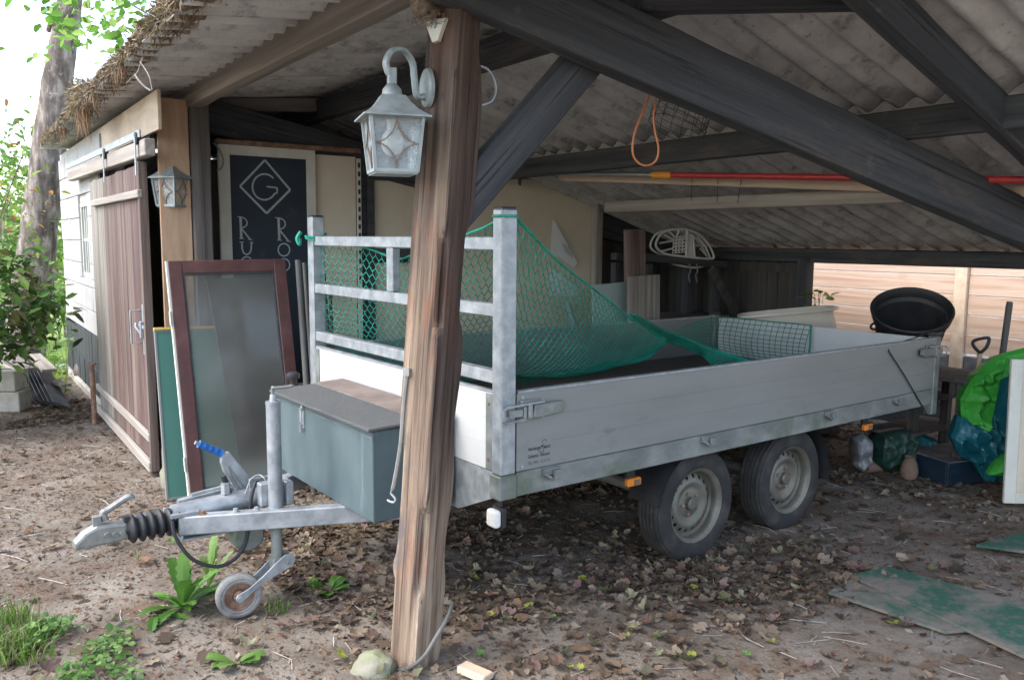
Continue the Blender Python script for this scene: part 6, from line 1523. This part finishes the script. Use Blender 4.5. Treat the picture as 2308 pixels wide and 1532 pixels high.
def cl(px, py, d, n, s, size=.13):
    c = ony(px, py, d)
    for i in range(n): leaf(mb, c + Vector((r.gauss(0, s), r.gauss(0, s), r.gauss(0, s))), Vector((r.gauss(0, 1), r.gauss(0, 1), r.gauss(-.5, .5))), size * r.uniform(.7, 1.2), r, GL, .62)
for px, py, n, s in ((145, 15, 26, .16), (150, 60, 22, .13), (160, 85, 8, .08), (225, 25, 14, .16), (255, 45, 24, .16), (275, 75, 14, .12), (300, 50, 16, .14), (280, 95, 8, .08), (330, 45, 12, .10), (350, 60, 6, .07), (215, 60, 8, .08), (210, -30, 60, .4), (330, -40, 60, .4), (60, -120, 80, .6), (420, -160, 80, .6), (240, -200, 90, .7)): cl(px, py, 9.6, n, s)
crown(mb, up_.x, up_.y, up_.z + 1.0, 2.4, 2.4, 1.8, 60, 26, .16, GL, r, .4, .2)
obj("crown", mb, m_leaf, tree)
# laurel bush
def bush(name, label, c, rad, clumps, per, size, cols, seed, stems=5, cs=.14, shell=.45):
    r = random.Random(seed); root = thing(name, label, "bush", at(c[0], c[1], 0)); mb = MB(); crown(mb, *c, *rad, clumps, per, size, cols, r, cs, shell); obj("crown", mb, m_leaf, root)
    sm = MB()
    for i in range(stems):
        a = r.random() * 6.28; e = Vector((c[0] + math.cos(a) * rad[0] * .7, c[1] + math.sin(a) * rad[1] * .7, c[2] + rad[2] * r.uniform(-.2, .6)))
        sm.tube(crv([(c[0] + r.gauss(0, .1), c[1] + r.gauss(0, .1), -.02), Vector((c[0], c[1], c[2] * .4)).lerp(e, .35), e], 5), [.010 * (1 - k / 11) + .004 for k in range(11)], 5)
    obj("stems", sm, m_bark, root); return root
LC = [(.035, .085, .018), (.06, .135, .025), (.10, .19, .04), (.16, .25, .06), (.11, .10, .04)]
bc_ = ony(30, 610, 7.2)
bush("laurel_bush", "dark glossy laurel bush beside the concrete blocks", (bc_.x - .66, 7.3, 1.12), (.84, .75, .62), 140, 17, .14, LC, 5)
bush("red_leaved_shrub", "tall shrub with orange red young leaves above the laurel", (ony(20, 330, 8.6).x - .5, 8.6, 2.15), (.85, .6, .85), 22, 11, .11, [(.36, .12, .04), (.42, .2, .06), (.2, .3, .05), (.26, .36, .07), (.16, .26, .05)], 8, cs=.16)
bush("yellow_green_shrub", "yellow green shrub catching light behind the trunk", (ony(180, 225, 15).x, 15, 2.4), (1.3, 1., 1.7), 50, 16, .17, [(.26, .38, .04), (.34, .42, .07), (.18, .30, .04)], 14, cs=.25)
bush("garden_shrub", "mid green shrub between the tree trunk and the shed corner", (ony(118, 560, 13.5).x, 13.6, 1.3), (.8, .7, 1.3), 60, 16, .14, [(.12, .24, .05), (.18, .32, .07), (.09, .18, .03)], 19, cs=.2)
bush("garden_shrub", "pale green shrub far left behind the laurel", (ony(-10, 420, 12.5).x, 12.6, 1.8), (1.5, 1.0, 1.5), 90, 16, .15, [(.16, .28, .06), (.22, .35, .09), (.12, .22, .05)], 23, cs=.22)
for k, (px, d, h, lb) in enumerate(((-60, 24, 3.2, "rounded garden tree far behind the red leaved shrub"), (90, 27, 2.6, "low distant tree behind the leaning trunk"), (-330, 20, 4.2, "broad garden tree beyond the left edge of the lawn"))):
    p = ony(px, 560, d); bush("garden_tree", lb, (p.x, d, h * .62), (2.6, 2.2, h * .6), 90, 18, .26, [(.15, .27, .06), (.2, .33, .08), (.12, .2, .05)], 50 + k, cs=.4)
